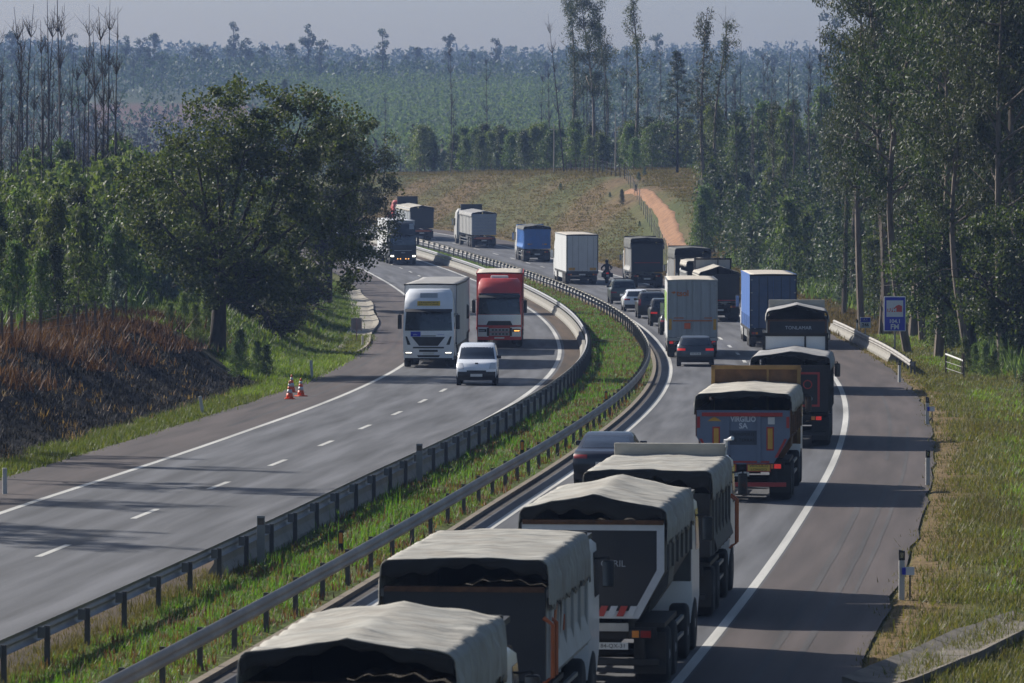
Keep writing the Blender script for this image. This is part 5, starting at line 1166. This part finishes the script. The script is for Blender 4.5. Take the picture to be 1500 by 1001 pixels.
# cars queueing in the passing lane
car('green grey off roader leading the cars in the passing lane', 914, 399, 'suv', CAR_GREEN, rails=True)
car('white hatchback with orange lamps in the passing lane queue', 934, 380, 'hatch', CAR_WHITE)
car('dark people carrier with roof bars behind the white hatchback', 956, 364, 'suv', CAR_NAVY, rails=True, high_lamps=True)
car('dark crossover with lit red lamp beside the grey box trailer', 975, 348, 'suv', CAR_BLACK, lit=True)
car('dark car almost hidden ahead of the grey box trailer', 990, 331, 'hatch', CAR_BLACK)
# motorcycle with rider
t = vehicle('motorcycle', 'dark motorcycle with lit red tail lamp beside the white trailer', 'motorcycle', 890, 459, None)
wheel(t, 0, .33, .32, .17, 'rim_dark'); wheel(t, 0, 1.75, .32, .13, 'rim_dark')
MB().prism_x([(.1, .75), (.55, .5), (1.3, .45), (1.55, .85), (1.2, 1.08), (.8, .9), (.2, .92)], -.16, .16).obj('body', CAR_BLACK, t, bevel=.04)
MB().prism_x([(.0, .88), (.2, .84), (.85, .82), (.85, .9), (.1, .98)], -.14, .14).obj('seat', M['black_plastic'], t, bevel=.03); MB().cbox((0, .02, .82), (.2, .06, .09)).obj('tail_light', M['red_lit'], t)
for s in (-1, 1): MB().tube([(s * .08, 1.75, .32), (s * .1, 1.5, .95)], .03, 6).obj('fork', M['steel'], t); MB().cbox((s * .34, .35, .66), (.24, .45, .34)).obj('pannier', M['black_plastic'], t, bevel=.04); MB().tube([(0, 1.5, 1.02), (s * .38, 1.38, 1.08)], .022, 5).obj('handlebar', M['black_plastic'], t); MB().cbox((s * .36, 1.5, 1.22), (.14, .03, .09)).obj('mirror', M['black_plastic'], t)
plate(t, .62, -.02, 0, None, .2, .16); bike = t
def rider(bike):
    J = {'pelvis': (0, .55, 1.0), 'belly': (0, .6, 1.2), 'chest': (0, .68, 1.42), 'neck': (0, .74, 1.58), 'head': (0, .78, 1.72), 'crown': (0, .79, 1.83)}
    R = {'pelvis': .17, 'belly': .16, 'chest': .19, 'neck': .08, 'head': .1, 'crown': .07}; Ed = [('pelvis', 'belly'), ('belly', 'chest'), ('chest', 'neck'), ('neck', 'head'), ('head', 'crown')]
    for s, n in ((-1, 'l'), (1, 'r')):
        J.update({n + 'sh': (s * .21, .7, 1.48), n + 'el': (s * .42, .92, 1.25), n + 'wr': (s * .37, 1.28, 1.12), n + 'hand': (s * .36, 1.38, 1.09), n + 'hip': (s * .13, .6, .96), n + 'kn': (s * .27, 1.08, .84), n + 'an': (s * .2, .85, .42), n + 'toe': (s * .2, 1.06, .36)})
        R.update({n + 'sh': .085, n + 'el': .06, n + 'wr': .045, n + 'hand': .05, n + 'hip': .12, n + 'kn': .085, n + 'an': .055, n + 'toe': .045})
        Ed += [('chest', n + 'sh'), (n + 'sh', n + 'el'), (n + 'el', n + 'wr'), (n + 'wr', n + 'hand'), ('pelvis', n + 'hip'), (n + 'hip', n + 'kn'), (n + 'kn', n + 'an'), (n + 'an', n + 'toe')]
    ks = list(J); me = bpy.data.meshes.new('person'); me.from_pydata([J[k] for k in ks], [(ks.index(a), ks.index(b)) for a, b in Ed], []); me.materials.append(P('riding_leather', (.016, .017, .02), .6))
    p = thing('person', 'rider in black clothing and helmet sitting on the motorcycle', 'person', bike.location, bike.rotation_euler.z)
    o = link('body', me, p); sk = o.modifiers.new('skin', 'SKIN'); sk.use_smooth_shade = True
    for k, v in zip(ks, me.skin_vertices[0].data): v.radius = (R[k], R[k]); v.use_root = (k == 'pelvis')
    o.modifiers.new('sub', 'SUBSURF').levels = 1; o.modifiers['sub'].render_levels = 2
    MB().lathe([(.06, -.15), (.12, -.12), (.145, -.02), (.14, .07), (.09, .14), (.02, .165)], 'z', 16, (0, .79, 1.76)).obj('helmet', CAR_BLACK, p, True); MB().grid(lambda u, v: (.12 * math.sin((u - .5) * 2), .79 + .148 * math.cos((u - .5) * 2), 1.72 + .1 * v), 8, 3).obj('visor', M['glass'], p, True)
    for s in (-1, 1):
        g = MB()
        for k in range(4): g.tube([(s * (.33 + .022 * k), 1.36, 1.1), (s * (.33 + .022 * k), 1.42, 1.1 + .002 * k), (s * (.33 + .022 * k), 1.43, 1.065), (s * (.33 + .022 * k), 1.39, 1.05)], .01, 5)
        g.tube([(s * .33, 1.35, 1.08), (s * .3, 1.37, 1.05), (s * .31, 1.4, 1.04)], .011, 5); g.obj('glove', M['black_plastic'], p)
rider(bike)
t, b = artic_away('articulated truck with a plain white trailer in the passing lane', 853, 455, dict(side='trailer_white', rear='trailer_white', tapes2=True, roof='roof_cloth', rframe='dark_blue_grey', guard='white'))
P('tipper_blue', (.045, .18, .52), .45, var=.12, dust=.1, coat=.2)
t, tg, hw, gt, fl = tipper('bright blue tipper on the far bend', 787, 533, dict(L=6.2, eave=3.3, ridge=3.46, gate_top=3.05, body='tipper_blue', gate='tipper_blue', tarp='tarp_dark', hang=.3, flap=.2, cab='dirty_white', gate_ribs=(-.6, 0, .6), cab_h=3.3, sill='tipper_blue', rims=True))
for s in (-1, 1): MB().box(s * .7 - .2, s * .7 + .2, -.02, 0, 1.6, 1.72).obj('marker_board', M['yellow_tape'], tg)
P('red_cab', (.5, .04, .032), .4, var=.1, coat=.4, dust=.08); P('planks', (.3, .33, .4), .5, var=.1, stretch=(1, 1, 6))
t, tg, hw, gt, fl = tipper('white semi trailer tipper with ribbed silver gate on the far bend', 709, 574, dict(semi=True, L=8.6, eave=3.5, ridge=3.72, gate_top=3.4, body='dirty_white', gate='planks', side='dirty_white', tarp='tarp_grey', hang=.4, flap=.12, cab='dirty_white', cab_h=3.6, head='dark_blue_grey', head_h=4.15, head_w=1.1, rims=True, ribs=9, floor=1.3))
for k in range(6): MB().box(-1.18, 1.18, -.03, 0, 1.5 + .32 * k, 1.56 + .32 * k).obj('gate_slat', M['panel_grey'], tg)
MB().box(-.8, .8, -.06, -.03, .85, 1.05).obj('marker_board', M['orange_paint'], t)
t, tg, hw, gt, fl = tipper('dark semi trailer tipper with red cab farthest on the bend', 618, 594, dict(semi=True, L=8.6, eave=3.4, ridge=3.62, gate_top=3.3, body='dark_blue_grey', gate='dark_blue_grey', side='panel_grey', tarp='tarp_cream', hang=.4, flap=.1, cab='red_cab', cab_h=3.8, head='chassis', head_h=4.3, head_w=1.1, ribs=9))
MB().box(-.8, .8, -.06, -.03, .85, 1.05).obj('marker_board', M['orange_paint'], t)

# ================================================================== ONCOMING
t, lf, q = car('small white panel van leading the oncoming traffic', 695, 247, 'van', CAR_WHITE, True, cat='van', name='panel_van', drz=.02)
q('bonnet_badge', lf.patch('front', .93, .99, -.07, .07, .015), M['black'])
FRONT = (PI / 2, 0, PI)
def artic_toward(label, px, y, o, color, roof_h, L=13.6, top=4.0, drz=0., skirt=None):
    tot = L + 2.6; t = vehicle('articulated_truck', label, 'truck', px, y, 'articulated trucks', True, tot, drz)
    b = trailer(t, 0, L, o, top=top); lf, c, q = tractor(t, tot - 5.6, color, roof_h, skirt=skirt or color); return t, b, lf, c, q
W_ = CAR_WHITE
# white truck with orange banner
t, b, lf, c, q = artic_toward('white oncoming articulated truck with an orange roof banner', 627.5, 274, dict(side='curtain_grey', rear='panel_grey', frame='black_plastic', roof='tarp_grey'), W_, 3.78)
q('roof_hatch', lf.patch('front', 3.36, 3.58, -.42, .42, .02), M['panel_grey']); q('roof_banner', lf.patch('front', 2.98, 3.2, -.55, .55, .025), M['yellow_plate'])
for z, s_ in ((3.135, 'TRANSPORTE'), (3.04, 'EXCEPCIONAL')):
    o = text(s_, .095, M['black'], c, lf.front(0, z, .035), FRONT, width=.95); o.rotation_euler = (PI / 2 + .35, 0, PI)
q('grille', lf.patch('front', 1.05, 1.48, -.45, .45, .02, -.8, .8), M['black']); q('lower_grille', lf.patch('front', .93, 1.0, -.75, .75, .02), M['black']); q('lower_grille', lf.patch('front', .76, .86, -.45, .45, .02), M['black']); q('lower_grille', lf.patch('front', .5, .6, -.5, .5, .02, -.55, .55), M['black'])
for s in (-1, 1):
    q('air_deflector', lf.patch('front', 1.1, 1.5, s * .86, s * 1.02, .02, s * 1.04, s * 1.12), M['black']); q('headlight', lf.patch('front', .62, .76, s * .78, s * 1.14, .02), M['lamp']); q('running_light', lf.patch('front', .7, .735, s * .82, s * 1.1, .028), M['lamp_lit'])
q('bumper_edge', lf.patch('front', .38, .46, -1.15, 1.15, .015), M['black_plastic']); q('emblem', lf.patch('front', 1.5, 1.73, .38, .86, .02), M['sign_blue']); q('badge', lf.patch('front', 1.5, 1.56, -.35, .35, .022), M['steel'])
text('galius', .09, M['sign_white'], c, lf.front(.63, 1.6, .03), FRONT); text('transportes', .07, M['sign_blue'], c, lf.front(-.6, 1.6, .02), FRONT); q('number_plate', lf.patch('front', .63, .73, -.27, .27, .025), M['plate'])
# truck following it closely
t, b, lf, c, q = artic_toward('grey oncoming truck mostly hidden right behind the orange banner truck', 645, 297, dict(side='curtain_grey', rear='panel_grey', frame='black_plastic', roof='tarp_grey'), M['panel_grey'], 3.6, L=9.6, top=3.85)
q('grille', lf.patch('front', .8, 1.4, -.8, .8, .02), M['black'])
# red and white truck
t, b, lf, c, q = artic_toward('red and white oncoming articulated truck with a red curtain trailer', 731.5, 309, dict(side='curtain_red', rear='curtain_red', frame='curtain_red', roof='roof_cloth', core='curtain_red', rail='curtain_red'), M['red_cab'], 3.72)
q('white_panel', lf.patch('front', 1.2, 1.76, -1.17, 1.17, .014), W_); q('windscreen_band', lf.patch('front', 2.7, 2.92, -1.1, 1.1, .016), M['glass']); q('upper_grille', lf.patch('front', 1.18, 1.42, -.72, .72, .024, -.6, .6), M['black'])
for s in (-1, 1):
    q('white_panel', lf.patch('front', .56, 1.08, s * .6, s * 1.17, .014), W_); q('headlight', lf.patch('front', .82, .98, s * .7, s * 1.13, .022), M['black']); q('running_light', lf.patch('front', .86, .91, s * .8, s * 1.1, .03), M['amber_lit' if s < 0 else 'lamp']); q('grille_side', lf.patch('front', .6, 1.05, s * .56, s * .68, .022), M['black'])
for z0, z1 in ((.84, 1.02), (.62, .8)): q('mesh_grille', lf.patch('front', z0, z1, -.54, .54, .02), M['panel_grey']); [q('mesh_slot', lf.patch('front', z0 + .05, z1 - .05, -.46 + k * .19, -.34 + k * .19, .026), M['black']) for k in range(5)]
q('number_plate', lf.patch('front', .46, .54, -.27, .27, .02), M['plate']); MB().box(-.48, .48, 14.55, 14.95, 3.6, 3.86).obj('roof_unit', M['white'], t, bevel=.05)
# dark blue truck by the oak
t, b, lf, c, q = artic_toward('dark blue oncoming truck with a white trailer beside the oak branches', 590.5, 522, dict(side='trailer_white', rear='trailer_white', roof='trailer_white', guard='white'), M['dark_blue_grey'], 3.86)
q('grille', lf.patch('front', .85, 1.5, -.75, .75, .02), M['black']); q('grille_bar', lf.patch('front', 1.28, 1.33, -.8, .8, .03), M['steel']); text('MAN', .16, M['white_tape'], c, lf.front(0, 1.1, .035), FRONT)
for s in (-1, 1): q('headlight', lf.patch('front', .72, .86, s * .85, s * 1.14, .022), M['lamp_lit']); [q('marker_lamp', lf.patch('front', .5, .58, s * x - .05, s * x + .05, .022), M['amber_lit']) for x in (.25, .5)]; q('roof_flank', lf.patch('front', 3.25, 3.75, s * .6, s * 1.05, .012), M['panel_grey'])
MB().box(-1.245, -1.235, 14.6, 15.2, 1.1, 1.6).obj('orange_decal', M['orange_paint'], t)
car('white car glimpsed through the oak branches on the far left lanes', 486, 592, 'hatch', CAR_WHITE, True)

# ================================================================== AIR
hz = MB().box(-2700, 2700, -130, 3700, -12, 125).obj('haze', None)
hm = bpy.data.materials.new('haze'); hm.use_nodes = True; hn = hm.node_tree.nodes; hn.clear(); ho = hn.new('ShaderNodeOutputMaterial'); hv = hn.new('ShaderNodeVolumePrincipled')
hv.inputs['Color'].default_value = (.36, .53, .95, 1); hv.inputs['Density'].default_value = .00014; hv.inputs['Anisotropy'].default_value = .2
hm.node_tree.links.new(hv.outputs[0], ho.inputs['Volume']); hz.data.materials.clear(); hz.data.materials.append(hm); tag(hz, 'thin bluish haze over the valley', 'haze', kind='stuff')
